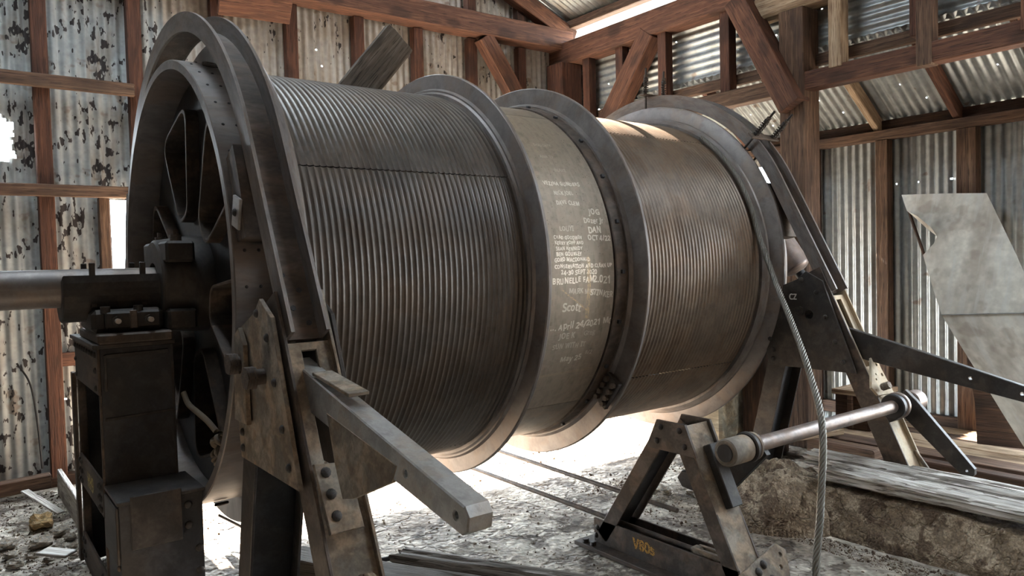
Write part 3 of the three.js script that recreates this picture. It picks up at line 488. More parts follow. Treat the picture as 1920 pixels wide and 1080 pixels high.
  if (side < 0) {
    plateX('pin_plate', st, -0.13, 0.014, [[1.13, 1.27], [1.18, 1.3], [1.23, 1.24], [1.24, 0.95], [1.1, 0.95]], MT.dusty, [[1.18, 1.16, 0.03]]);
    for (const [z, y] of [[1.18, 1.17], [1.38, 1.14]]) onto(cyl('pin', st, [-0.16, y, z], [0.1, y, z], 0.028, MT.rust, { segs: 18 }), nut(st, [-0.165, y, z], [1, 0, 0], 0.042, 0.034, MT.rust));
  } else { cyl('pin', st, [-0.13, 1.16, 1.32], [0.1, 1.16, 1.32], 0.03, MT.dark, { segs: 16 }); }
  for (const [z, y] of [[1.33, 1.36], [1.43, 1.28], [1.49, 1.13], [1.55, 0.98], [1.6, 0.86], [1.1, 0.97], [1.12, 0.9], [1.12, 0.84]]) onto(gus[0], rivet(st, [-0.116, y, z], [-1, 0, 0], 0.016, MT.dark));
  // bolted bracket plate on the post
  if (side < 0) {
    plateAt('bracket_plate', st, [0, post.t.y + pd.y * 0.62 + pn.y * 0.02, post.t.z + pd.z * 0.62 + pn.z * 0.02], [1, 0, 0], [0, pd.y, pd.z], 0.014, [[-0.08, 0], [0.03, 0.01], [0.04, 0.22], [-0.07, 0.22]], pm);
    for (const s of [0.03, 0.1, 0.17]) rivet(st, [-0.05 + s * 0.05, post.t.y + pd.y * (0.62 + s) + pn.y * 0.028, post.t.z + pd.z * (0.62 + s) + pn.z * 0.028], [0, pn.y, pn.z], 0.018, MT.dark);
    plateAt('patch_plate', st, [0, post.t.y + pd.y * 1.0 + pn.y * 0.016, post.t.z + pd.z * 1.0 + pn.z * 0.016], [1, 0, 0], [0, pd.y, pd.z], 0.012, [[-0.07, 0], [0.0, -0.02], [0.02, 0.5], [-0.07, 0.5]], MT.rust, [[-0.03, 0.09, 0.01]]);
    { const m = part('packed_dirt', cbox(0.62, 0.15, 0.1, 0.02, 0.3), MT.earth, st); m.applyMatrix4(new THREE.Matrix4().makeBasis(V(0, pd.y, pd.z), V(1, 0, 0), pn.clone().negate()).setPosition(0, post.t.y + pd.y * 1.29 - pn.y * 0.05, post.t.z + pd.z * 1.29 - pn.z * 0.05)); }
  } else {
    plateAt('bracket_plate', st, [-0.02, post.t.y + pd.y * 0.68 + pn.y * 0.02, post.t.z + pd.z * 0.68 + pn.z * 0.02], [1, 0, 0], [0, pd.y, pd.z], 0.012, [[0.0, -0.06], [0.045, -0.05], [0.075, 0.17], [-0.1, 0.16], [-0.135, 0.11]], MT.dustLit, [[0.02, -0.015, 0.011], [0.035, 0.05, 0.012], [0.05, 0.115, 0.012], [-0.03, 0.04, 0.008], [-0.05, 0.07, 0.008], [-0.1, 0.13, 0.008]]);
    bar('foot_strut', st, [0.075, 0.35, 1.93], [0.075, 0.0, 2.2], 0.02, 0.02, MT.dusty, {});
  }
  // lever
  const lv = thing('brake_lever', side < 0 ? 'thick worn steel brake lever with two holes, beside the bearing pedestal' : 'long dark steel brake lever pointing at the leaning metal sheet', 'brake lever'); lv.position.x = X;
  const a = V(0, side < 0 ? 1.13 : 1.02, side < 0 ? 1.42 : 1.38), b = V(0, side < 0 ? 0.905 : 0.76, side < 0 ? 2.54 : 2.56), e = b.clone().sub(a).normalize(), u = V(0, e.z, -e.y), Lv = a.distanceTo(b);
  const hA = side < 0 ? 0.064 : 0.085, hB = side < 0 ? 0.034 : 0.036, prof = [[0, -hA], [Lv * 0.5, -hA * 0.75], [Lv - 0.02, -hB], [Lv, -hB * 0.5], [Lv, hB * 0.5], [Lv - 0.02, hB], [Lv * 0.5, hA * 0.75], [0, hA]];
  plateAt('lever_bar', lv, [0, a.y, a.z], [0, e.y, e.z], [0, u.y, u.z], side < 0 ? 0.066 : 0.034, prof, side < 0 ? MT.steel : MT.dark, [[Lv - 0.05, 0, 0.014], [Lv - 0.3, 0, 0.014]], 0.004);
  if (side < 0) { plateX('bracket_web', lv, -0.03, 0.014, [[1.74, 1.05], [2.2, 0.975], [2.17, 0.925], [1.92, 0.82], [1.84, 0.80], [1.79, 0.9]], MT.dusty); bar('cover_strip', lv, [0, 1.165, 1.62], [0, 1.128, 1.9], 0.07, 0.012, MT.dusty, { ch: 0.002 }); }
}
brake(-1.365, -1);
brake(2.06, 1);

// ------------------------------------------------------------------ bearing pedestal at the near end of the shaft
{
  const p = thing('bearing_pedestal', 'black riveted steel pedestal box carrying the drum shaft bearing', 'bearing pedestal');
  box('front_plate', p, -1.83, -1.535, 0.55, 1.18, 0.235, 0.25, MT.black); box('rear_plate', p, -1.83, -1.535, 0.0, 1.18, -0.5, -0.485, MT.black);
  box('top_plate', p, -1.86, -1.52, 1.18, 1.2, -0.52, 0.27, MT.dark); box('right_plate', p, -1.54, -1.525, 0, 1.18, -0.5, 0.25, MT.dark);
  const bands = [];
  for (const [y0, y1, z0, z1] of [[0.97, 1.18, -0.5, 0.25], [0.42, 0.58, -0.5, 0.25], [0.0, 0.16, -0.5, 0.25]]) bands.push(box('side_band', p, -1.842, -1.83, y0, y1, z0, z1, MT.rust));
  for (const z of [-0.49, 0.235]) box('corner_angle', p, -1.838, -1.8, 0, 1.18, z - 0.012, z + 0.012, MT.rust);
  for (const z of [-0.44, -0.36, -0.28, -0.2, -0.12, -0.04, 0.04, 0.12, 0.2]) onto(bands[0], rivet(p, [-1.843, 1.15, z], [-1, 0, 0], 0.014, MT.dark));
  for (const y of [1.08, 1.0]) for (const z of [-0.44, 0.2]) onto(bands[0], rivet(p, [-1.843, y, z], [-1, 0, 0], 0.014, MT.dark));
  for (const y of [0.55, 0.5, 0.45, 0.13, 0.06]) for (const z of [-0.46, -0.4, 0.16, 0.21]) onto(bands[y > 0.3 ? 1 : 2], rivet(p, [-1.843, y, z], [-1, 0, 0], 0.015, MT.dark));
  bar('seam_strip', p, [-1.82, 0.86, 0.254], [-1.54, 0.87, 0.254], 0.006, 0.012, MT.dark); bar('frame_angle', p, [-1.81, 1.145, 0.258], [-1.55, 1.15, 0.258], 0.012, 0.018, MT.dark); bar('frame_angle', p, [-1.812, 1.15, 0.258], [-1.812, 0.99, 0.258], 0.012, 0.016, MT.dark);
  // lower, deeper box
  box('lower_box', p, -1.83, -1.5, 0, 0.55, 0.25, 0.56, MT.black); box('ledge_plate', p, -1.838, -1.49, 0.55, 0.566, 0.23, 0.57, MT.dark);
  box('name_plate', p, -1.79, -1.59, 0.36, 0.585, 0.572, 0.585, MT.dark, { ch: 0.004 });
  for (const [x, y] of [[-1.56, 0.5], [-1.56, 0.41], [-1.52, 0.3], [-1.52, 0.2]]) rivet(p, [x, y, 0.561], [0, 0, 1], 0.018, MT.dark);
  for (const z of [0.3, 0.38, 0.46, 0.54]) rivet(p, [-1.831, 0.5, z], [-1, 0, 0], 0.014, MT.rust);
  for (const y of [0.44, 0.36, 0.28, 0.2]) rivet(p, [-1.831, y, 0.53], [-1, 0, 0], 0.014, MT.rust);
  box('side_patch', p, -1.842, -1.83, 0.3, 0.54, 0.27, 0.555, MT.dark);
  const br = new THREE.Group(); br.name = 'shaft_bearing'; p.add(br);
  // bearing: base casting, saddle, trough and cap bolts
  box('bearing_base', br, -1.84, -1.53, 1.2, 1.245, -0.3, 0.28, MT.rust, { ch: 0.008 }); box('saddle', br, -1.85, -1.55, 1.245, 1.35, -0.16, 0.2, MT.dark, { ch: 0.02 });
  const sh = []; for (let a = -200; a <= 20; a += 11) { const t = a * Math.PI / 180; sh.push([0.155 * Math.cos(t), AY + 0.155 * Math.sin(t)]); } for (let a = 20; a >= -200; a -= 11) { const t = a * Math.PI / 180; sh.push([0.092 * Math.cos(t), AY + 0.092 * Math.sin(t)]); }
  plateX('bearing_trough', br, -1.73, 0.43, sh, MT.dark, [], 0.004);
  box('wedge_plate', br, -1.8, -1.57, 1.262, 1.34, 0.2, 0.235, MT.dark, { ch: 0.012 }); box('clamp_strap', br, -1.7, -1.67, 1.262, 1.345, 0.225, 0.245, MT.rust);
  for (const x of [-1.755, -1.62]) { nut(br, [x, 1.3, 0.245], [0, 0, 1], 0.022, 0.02, MT.dark); cyl('bolt', br, [x, 1.3, 0.25], [x, 1.3, 0.285], 0.012, MT.steel, { segs: 10 }); nut(br, [x - 0.04, 1.35, 0.21], [0, 1, 0], 0.022, 0.03, MT.dark); }
  for (const [x, z] of [[-1.83, -0.13], [-1.83, 0.13], [-1.62, 0.13], [-1.62, -0.13]]) box('cap_bolt', br, x - 0.012, x + 0.012, 1.36, 1.565, z - 0.01, z + 0.01, MT.dark);
  box('rear_angle', p, -1.86, -1.84, 0.0, 1.0, -0.56, -0.5, MT.rust);
}
{ const r = thing('tied_rope', 'old dark rope knotted through the wheel behind the pedestal', 'rope'); tube('rope_run', r, [[-1.5, 0.95, 0.3], [-1.49, 0.9, 0.34], [-1.47, 0.87, 0.42], [-1.45, 0.84, 0.5], [-1.43, 0.8, 0.56]], 0.013, MT.manila); const k = []; for (let i = 0; i < 40; i++) k.push([-1.425 + 0.02 * Math.sin(i * 1.7), 0.78 - 0.003 * i + 0.02 * Math.cos(i * 1.1), 0.57 + 0.035 * Math.cos(i * 0.9)]); tube('knot', r, k, 0.011, MT.manila, { segs: 240, rad: 6 }); }

// ------------------------------------------------------------------ rocker stand, rocker shaft, pull rods
{
  const s = thing('rocker_stand', 'low steel A-frame stand with riveted head plate bolted to the ground', 'stand');
  const x0 = 0.36, x1 = 0.52, xm = 0.44;
  const lf = [[1.58, 0.70], [1.14, 0.05]], rt = [[1.70, 0.70], [2.03, 0.04]];      // [z, y]
  for (const [x, m] of [[x0, MT.rust], [x1, MT.rust]]) {
    bar('leg_flange', s, [x, lf[0][1], lf[0][0]], [x, lf[1][1], lf[1][0]], 0.012, 0.08, m, { up: [0, 0, 1], ch: 0.002 });
    bar('leg_flange', s, [x, rt[0][1], rt[0][0] - 0.03], [x, rt[1][1], rt[1][0] - 0.03], 0.012, 0.08, m, { up: [0, 0, 1], ch: 0.002 });
    bar('foot_beam', s, [x, 0.075, 1.08], [x, 0.075, 2.0], 0.012, 0.13, m, { ch: 0.002 });
    plateX('head_plate', s, x + (x === x0 ? -0.01 : 0.01), 0.012, [[1.55, 0.74], [1.72, 0.74], [1.785, 0.60], [1.48, 0.60]], MT.rust);
  }
  bar('leg_web', s, [xm, lf[0][1], lf[0][0]], [xm, lf[1][1], lf[1][0]], 0.14, 0.012, MT.black, { up: [0, 0, 1], ch: 0.002 });
  bar('post_web', s, [xm, rt[0][1] + 0.03, rt[0][0]], [xm, rt[1][1], rt[1][0]], 0.17, 0.014, MT.dusty, { up: [0, 0, 1], ch: 0.002 });
  bar('foot_web', s, [xm, 0.018, 1.08], [xm, 0.018, 2.0], 0.15, 0.012, MT.black);
  box('base_plate', s, 0.28, 0.58, -0.01, 0.012, 1.0, 2.06, MT.rust);
  for (const [z, y] of [[1.575, 0.71], [1.69, 0.71], [1.55, 0.64], [1.72, 0.64], [1.12, 0.1], [1.11, 0.055]]) rivet(s, [0.342, y, z], [-1, 0, 0], 0.015, MT.dark);
  for (const z of [1.06, 1.12]) { nut(s, [0.31, 0.022, z], [0, 1, 0], 0.018, 0.02, MT.dark); }
  const d = V(0, -0.64, 0.35).normalize(), n = V(0, 0.35, 0.64).normalize();
  plateAt('foot_gusset', s, [0.44, 0.02, 2.06], [1, 0, 0], [0, 0.64, -0.35], 0.012, [[-0.2, -0.03], [0.2, -0.03], [0.27, 0.14], [0.22, 0.18], [-0.21, 0.09]], MT.dusty, [[0.22, 0.13, 0.013], [0.19, 0.08, 0.013], [0.16, 0.03, 0.013], [-0.11, 0.08, 0.012], [-0.06, 0.07, 0.012]]);
  for (const [a, b] of [[0.03, 0.1], [0.08, 0.12], [0.05, 0.03], [0.1, 0.05]]) rivet(s, [0.44 + a, 0.02 + 0.877 * b + 0.004, 2.06 - 0.48 * b + 0.008], [n.x, n.y, n.z], 0.02, MT.dark);
  const f = rt[0][0], bl = (t) => [rt[0][1] + (rt[1][1] - rt[0][1]) * t, f + (rt[1][0] - f) * t];
  const [by, bz] = bl(0.13); bar('bearing_shoe', s, [xm + 0.03, by + 0.03, bz + 0.03], [xm + 0.03, by - 0.24, bz + 0.155], 0.08, 0.045, MT.dark, { up: [0, 0, 1], ch: 0.004 });
}
const RY = 0.64, RZ = 1.915;
{
  const s = thing('rocker_shaft', 'rusty rocker shaft pipe spanning between two leaning posts with collars and crank arms', 'shaft pipe');
  cyl('pipe', s, [0.5, RY, RZ], [2.2, RY, RZ], 0.036, MT.pipe, { segs: 28 });
  const ring = (name, x0, x1, r, m) => { const t = latheFlat([[x0, 0.03], [x0, r - 0.006], [x0 + 0.006, r], [x1 - 0.006, r], [x1, r - 0.006], [x1, 0.03]], m, s, name, 32); t.position.set(0, RY, RZ); return t; };
  ring('bearing_sleeve', 0.385, 0.53, 0.062, MT.dusty); cyl('end_cap', s, [0.38, RY, RZ], [0.41, RY, RZ], 0.04, MT.black); ring('collar', 0.53, 0.56, 0.072, MT.dark); ring('collar', 0.565, 0.59, 0.066, MT.dusty);
  ring('collar', 1.9, 1.94, 0.07, MT.black); ring('collar', 1.945, 1.975, 0.075, MT.pipe); ring('end_boss', 2.1, 2.2, 0.062, MT.pipe);
  bar('pillow_block', s, [2.0, 0.64, 1.845], [2.0, 0.55, 1.9], 0.12, 0.06, MT.black, { up: [0, 0, 1] }); nut(s, [1.98, 0.74, 1.84], [0, 0.4, 0.9], 0.022, 0.05, MT.dusty);
  const arm = (x, ang, L, m, name = 'crank_arm') => plateAt(name, s, [x, RY, RZ], [0, Math.sin(ang), Math.cos(ang)], [0, Math.cos(ang), -Math.sin(ang)], 0.026, [[-0.05, -0.055], [0.03, -0.06], [L - 0.02, -0.036], [L, -0.015], [L, 0.015], [L - 0.02, 0.036], [0.03, 0.06], [-0.05, 0.055]], m, [[L - 0.035, 0, 0.011]], 0.003);
  arm(2.06, -0.78, 0.5, MT.dark);
  // bent arm behind the stand
  const bend = plateX('bent_crank_arm', s, 0.665, 0.03, [[RZ - 0.03, RY + 0.03], [1.66, 0.40], [1.44, 0.41], [1.41, 0.37], [1.44, 0.33], [1.68, 0.31], [RZ + 0.03, RY - 0.05]], MT.black);
}
for (const [x, y, zA, zB, lab] of [[0.415, 0.135, -0.55, 1.72, 'rusty pull rod with forked end lying along the low stand foot'], [0.7, 0.17, -0.6, 1.36, 'rusty pull rod running under the drum behind the low stand']]) {
  const r = thing('pull_rod', lab, 'rod');
  cyl('rod', r, [x, x < 0.5 ? y : y + 0.02, zA], [x, y, zB], 0.013, MT.rust, { segs: 12 });
  if (x < 0.5) { box('fork_root', r, x - 0.025, x + 0.025, y - 0.02, y + 0.02, zB - 0.02, zB + 0.03, MT.dusty, { ch: 0.008 }); for (const s of [-1, 1]) plateX('fork_tine', r, x + s * 0.024, 0.014, [[zB, y - 0.02], [zB + 0.17, y - 0.024], [zB + 0.19, y], [zB + 0.17, y + 0.024], [zB, y + 0.02]], MT.dusty, [[zB + 0.165, y, 0.01]]); }
}

// chalk lettering: a thin coat of chalk with the shape of the strokes
function chalk(parent, text, at, ex, ey, w, h, color, seed) {
  const W = 256, H = Math.round(256 * h / w), c = document.createElement('canvas'); c.width = W; c.height = H; const x = c.getContext('2d'), r = rng(seed); x.fillStyle = '#000'; x.fillRect(0, 0, W, H); x.strokeStyle = '#fff'; x.lineWidth = 7; x.font = `${H * 0.8}px sans-serif`; x.textBaseline = 'middle'; x.textAlign = 'center'; x.strokeText(text, W / 2, H / 2); for (let i = 0; i < 900; i++) { x.fillStyle = 'rgba(0,0,0,0.6)'; x.fillRect(r() * W, r() * H, 2 + 4 * r(), 1 + 3 * r()); }
  const t = new THREE.CanvasTexture(c), g = new THREE.PlaneGeometry(w, h), m = part('chalk_mark', g, new THREE.MeshStandardMaterial({ color, alphaMap: t, transparent: true, roughness: 1, side: THREE.DoubleSide }), parent), X = V(...ex).normalize(), Y = V(...ey).normalize();
  m.applyMatrix4(new THREE.Matrix4().makeBasis(X, Y, V().crossVectors(X, Y)).setPosition(...at)); return m;
}
const byName = (n) => scene.children.find((o) => o.name === n);
chalk(byName('rocker_stand'), 'V80s', [0.353, 0.085, 1.44], [0, 0, 1], [0, 1, 0], 0.24, 0.085, 0xb98f4a, 5);
chalk(byName('bearing_pedestal'), 'HH9', [-1.8445, 0.5, -0.12], [0, 0, 1], [0, 1, 0], 0.26, 0.12, 0xb5a468, 6);
chalk(byName('brake_stand_001'), 'CZ', [-0.1165, 1.25, 1.27], [0, 0, 1], [0, 1, 0], 0.09, 0.06, 0xe8e8e4, 7);

// ------------------------------------------------------------------ wire rope
{
  const g = thing('wire_rope', 'twisted steel wire rope running off the drum and hanging to the ground', 'wire rope');
  const pts = [];
  for (let a = 55; a >= 8; a -= 6) { const t = a * Math.PI / 180; pts.push(V(1.862, AY + 1.094 * Math.sin(t), 1.094 * Math.cos(t))); }
  for (const p of [[1.75, 1.36, 1.27], [1.45, 1.12, 1.58], [1.19, 0.9, 1.84], [0.965, 0.69, 2.04], [0.79, 0.36, 2.13], [0.65, 0.1, 2.19], [0.6, 0.02, 2.24], [0.5, 0.015, 2.4]]) pts.push(V(...p));
  const c = new THREE.CatmullRomCurve3(pts, false, 'centripetal'), N = 420, len = c.getLength(), fr = c.computeFrenetFrames(N, false), P = c.getSpacedPoints(N), strands = 6, pitch = 0.16;
  for (let s = 0; s < strands; s++) {
    const q = []; for (let i = 0; i <= N; i++) { const w = i / N * len / pitch * Math.PI * 2 + s / strands * Math.PI * 2; q.push(P[i].clone().addScaledVector(fr.normals[i], 0.011 * Math.cos(w)).addScaledVector(fr.binormals[i], 0.011 * Math.sin(w))); }
    part('strand', new THREE.TubeGeometry(new THREE.CatmullRomCurve3(q), N, 0.0066, 6), MT.rope, g);
  }
}

// ------------------------------------------------------------------ concrete curb, timber, mound, platform, leaning sheet
function lump(w, h, d, nx, nz, fn, uvs = 1) { const g = new THREE.PlaneGeometry(w, d, nx, nz); g.rotateX(-Math.PI / 2); const p = g.attributes.position, uv = g.attributes.uv; for (let i = 0; i < p.count; i++) { const x = p.getX(i), z = p.getZ(i); p.setY(i, fn(x, z, x / w + 0.5, z / d + 0.5)); uv.setXY(i, x * uvs, z * uvs + p.getY(i)); } g.computeVertexNormals(); return g; }
let bank;
{
  // curb: long rough bank, front face at X = 1.41
  const N1 = fbm(401, 14, 6, 5, 0.55), prof = [[1.41, -0.05], [1.42, 0.05], [1.45, 0.14], [1.48, 0.22], [1.52, 0.235], [1.87, 0.235], [1.91, 0.1], [1.92, -0.05]], pos = [], uv = [], idx = [], nz = 90, pr = [];
  for (let i = 0; i + 1 < prof.length; i++) for (let k = 0; k < 5; k++) { const t = k / 5; pr.push([prof[i][0] + (prof[i + 1][0] - prof[i][0]) * t, prof[i][1] + (prof[i + 1][1] - prof[i][1]) * t]); } pr.push(prof[prof.length - 1]);
  for (let j = 0; j <= nz; j++) { const z = 1.2 + 3.2 * j / nz; let s = 0; const end = sm(z, 1.2, 1.5); pr.forEach(([x, y], i) => { if (i) s += Math.hypot(x - pr[i - 1][0], y - pr[i - 1][1]); const n = N1(j / nz, i / pr.length) - 0.5; pos.push(x + 0.05 * n, y * (0.35 + 0.65 * end) + 0.05 * n * (y > 0 ? 1 : 0), z); uv.push(z, s); }); }
  const n = pr.length; for (let j = 0; j < nz; j++) for (let i = 0; i + 1 < n; i++) { const a = j * n + i; idx.push(a, a + n, a + 1, a + 1, a + n, a + n + 1); }
  const g = new THREE.BufferGeometry(); g.setAttribute('position', new THREE.Float32BufferAttribute(pos, 3)); g.setAttribute('uv', new THREE.Float32BufferAttribute(uv, 2)); g.setIndex(idx); g.computeVertexNormals();
  bank = thing('earth_bank', 'rough bank of dirt and crumbled concrete under the weathered timber', 'bank'); part('bank_wall', g, MT.earth, bank);
}
{
  const t = thing('weathered_timber', 'grey weathered split timber lying along the dirt bank', 'timber');
  roughBar('timber_half', t, [1.58, 0.295, 1.72], [1.58, 0.295, 4.3], 0.2, 0.07, MT.weathered, { seed: 540, amp: 0.02, ragged: 0.12 }); roughBar('timber_half', t, [1.78, 0.3, 1.5], [1.78, 0.3, 4.3], 0.19, 0.08, MT.weathered, { seed: 560, amp: 0.022, ragged: 0.1 });
}
{
  const N = fbm(411, 8, 8, 5, 0.6), g = lump(0.86, 0.3, 0.85, 60, 56, (x, z, u, v) => { const d = Math.hypot(x / 0.42, z / 0.41); return Math.max(-0.04, 0.27 * Math.pow(Math.max(0, 1 - d * d), 0.6) + 0.2 * (N(u, v) - 0.5) * Math.max(0.15, 1 - d) - 0.12 * Math.max(0, d - 0.88)); });
  const m = part('dirt_mound', uvBox(g, 0.3, 1), MT.earth, bank); m.position.set(1.52, 0, 1.42);
}
cyl('pipe_stub', scene, [1.72, 0.0, 0.92], [1.72, 0.29, 0.92], 0.035, MT.dusty); { const m = scene.children[scene.children.length - 1]; m.userData = { label: 'short upright pipe stub beside the dirt mound', category: 'pipe' }; }
{
  const p = thing('plank_platform', 'low plank platform with timber edge along the lean-to wall', 'platform');
  for (let x = 2.86, k = 0; x < 3.7; x += 0.186, k++) box('plank', p, x, x + 0.184, 0.115 - 0.004 * (k % 2), 0.15 - 0.004 * (k % 2), 0.8, 4.2, k % 3 ? MT.plank : MT.timber2, { ch: 0.004 }).geometry = (() => { const g = cbox(3.4, 0.035, 0.184, 0.004, k * 1.3); g.rotateY(Math.PI / 2); return g; })();
  for (const [z0, z1] of [[0.9, 1.95], [1.97, 4.2]]) bar('edge_timber', p, [2.8, 0.06, z0], [2.8, 0.06, z1], 0.11, 0.14, MT.darkWood, { ch: 0.008 });
  bar('edge_timber', p, [2.66, 0.09, 0.95], [2.66, 0.09, 1.45], 0.14, 0.17, MT.timber2, { ch: 0.01 });
  bar('edge_board', p, [2.5, 0.2, 0.86], [2.92, 0.2, 0.98], 0.2, 0.05, MT.plank, {});
}
{
  const p = thing('wooden_step', 'small wooden step box on the platform against the lean-to wall', 'step');
  box('tread', p, 3.2, 3.62, 0.41, 0.45, 0.8, 1.12, MT.plank); box('side_board', p, 3.22, 3.6, 0.152, 0.41, 1.08, 1.1, MT.darkWood); box('front_board', p, 3.22, 3.24, 0.152, 0.41, 0.82, 1.08, MT.darkWood); box('front_cleat', p, 3.195, 3.22, 0.152, 0.41, 0.93, 0.97, MT.timber2);
}
{
  // bent galvanised panel leaning on the wall
  const p = thing('metal_panel', 'bent galvanised sheet metal panel leaning against the corrugated wall', 'metal sheet');
  const quad = (name, a, b, c, d, m, bulge = 0.01) => { const n = 14, pos = [], uv = [], idx = [], A = V(...a), B = V(...b), C = V(...c), D = V(...d), N = fbm(421, 4, 4, 3); for (const s of [0, 0.004]) for (let j = 0; j <= n; j++) for (let i = 0; i <= n; i++) { const u = i / n, v = j / n, q = A.clone().multiplyScalar((1 - u) * (1 - v)).addScaledVector(B, u * (1 - v)).addScaledVector(C, u * v).addScaledVector(D, (1 - u) * v); pos.push(q.x - s - bulge * 2 * (N(u * 0.99, v * 0.99) - 0.5), q.y, q.z); uv.push(u * 0.6 + 0.1, v * 0.9); } const R = n + 1, K = R * R; for (let j = 0; j < n; j++) for (let i = 0; i < n; i++) { const t = j * R + i; idx.push(t, t + 1, t + R, t + 1, t + R + 1, t + R, K + t, K + t + R, K + t + 1, K + t + 1, K + t + R, K + t + R + 1); } const g = new THREE.BufferGeometry(); g.setAttribute('position', new THREE.Float32BufferAttribute(pos, 3)); g.setAttribute('uv', new THREE.Float32BufferAttribute(uv, 2)); g.setIndex(idx); g.computeVertexNormals(); return part(name, g, m, p); };
  MT.panel = M(0xffffff, zincPanel, { rx: 1.2, ry: 1.2, roughness: 0.55, metalness: 0.3 });
  {
    const O = V(3.72, 1.97, 1.11), P1 = V(3.72, 1.93, 1.72), P2 = V(3.51, 1.085, 2.12), P3 = V(3.5, 1.045, 1.5), ex = P1.clone().sub(O).normalize(), nn = V().crossVectors(ex, P3.clone().sub(O)).normalize(), ey = V().crossVectors(nn, ex), L = (q) => { const d = q.clone().sub(O); return [d.dot(ex), d.dot(ey)]; };
    const a = L(O), b = L(P1), c = L(P2), d = L(P3), e = (t) => [a[0] + (d[0] - a[0]) * t, a[1] + (d[1] - a[1]) * t];
    plateAt('upper_face', p, [O.x, O.y, O.z], [ex.x, ex.y, ex.z], [ey.x, ey.y, ey.z], 0.003, [a, [b[0] * 0.5, b[1] * 0.5 - 0.004], b, [b[0] + (c[0] - b[0]) * 0.55 + 0.012, b[1] + (c[1] - b[1]) * 0.55], c, d, e(0.8), [e(0.52)[0] + 0.01, e(0.52)[1]], [e(0.44)[0] + 0.11, e(0.44)[1] - 0.02], [e(0.36)[0] + 0.16, e(0.36)[1]], [e(0.3)[0] + 0.11, e(0.3)[1]], e(0.14)], MT.panel, [], 0);
    const f = e(0.3), w = (q, k) => O.clone().addScaledVector(ex, q[0]).addScaledVector(ey, q[1]).addScaledVector(nn, k).toArray();
    const g = new THREE.BufferGeometry(), A = w(e(0.14), 0.004), Bq = w([e(0.3)[0] + 0.11, e(0.3)[1]], 0.004), C = w([e(0.36)[0] + 0.16, e(0.36)[1]], 0.004), D = w([e(0.3)[0] + 0.16, e(0.3)[1] + 0.0], -0.06), E = w([e(0.2)[0] + 0.08, e(0.2)[1]], -0.05);
    g.setAttribute('position', new THREE.Float32BufferAttribute([...A, ...Bq, ...E, ...Bq, ...D, ...E, ...Bq, ...C, ...D], 3)); g.setAttribute('uv', new THREE.Float32BufferAttribute([0, 0, 0.2, 0, 0.1, 0.1, 0.2, 0, 0.3, 0.1, 0.1, 0.1, 0.2, 0, 0.3, 0, 0.3, 0.1], 2)); g.computeVertexNormals(); part('torn_flap', g, MT.panel, p);
  }
  quad('lower_face', [3.5, 1.04, 1.5], [3.52, 1.08, 2.12], [3.3, 0.16, 2.5], [3.3, 0.16, 2.12], MT.panel, 0.012);
  bar('seam', p, [3.49, 1.045, 1.5], [3.51, 1.085, 2.12], 0.012, 0.008, MT.zinc); bar('rolled_edge', p, [3.745, 1.96, 1.115], [3.535, 1.04, 1.51], 0.02, 0.02, MT.darkWood, { ch: 0.006 });
  const b = thing('brown_board', 'brown plywood offcut standing under the bent metal panel', 'board');
  plateAt('board_face', b, [3.34, 0.165, 1.78], [0.06, 0, 1], [0.35, 0.93, -0.1], 0.015, [[0.02, 0], [0.36, 0], [0.3, 0.16], [0.02, 0.5], [-0.1, 0.62], [-0.02, 0.3]], MT.darkWood);
}
{
  const c = thing('concrete_block', 'pale stained concrete bearing block behind the far drum flange', 'concrete block');
  box('block', c, 2.3, 2.7, 0, 0.75, -0.3, 0.42, MT.concrete, { ch: 0.02 });
  const d = thing('timber_post', 'short dark squared timber post standing beside the pale concrete block', 'post'); bar('post_body', d, [2.64, 0.0, 0.58], [2.64, 0.85, 0.58], 0.26, 0.24, MT.darkWood, { up: [0, 0, 1], ch: 0.01 });
}
{
  const o = thing('oil_can', 'rusty rounded can with a black bent spout behind the far brake shoe', 'oil can');
  const at = V(2.3, 1.52, 1.0), ax = V(0.2, -0.75, 0.45).normalize();
  const p = (s) => { const q = at.clone().addScaledVector(ax, s); return [q.x, q.y, q.z]; };
  cyl('body', o, p(-0.2), p(0.1), 0.11, MT.pipe, { r2: 0.1, segs: 28 }); const d = part('shoulder', domeGeo, MT.pipe, o); d.position.set(...p(0.1)); d.quaternion.setFromUnitVectors(V(0, 1, 0), ax); d.scale.set(0.1, 0.05, 0.1);
  cyl('cap', o, p(0.13), p(0.2), 0.035, MT.black); cyl('spout', o, p(0.2), p(0.32), 0.02, MT.rust, { r2: 0.01 });
}

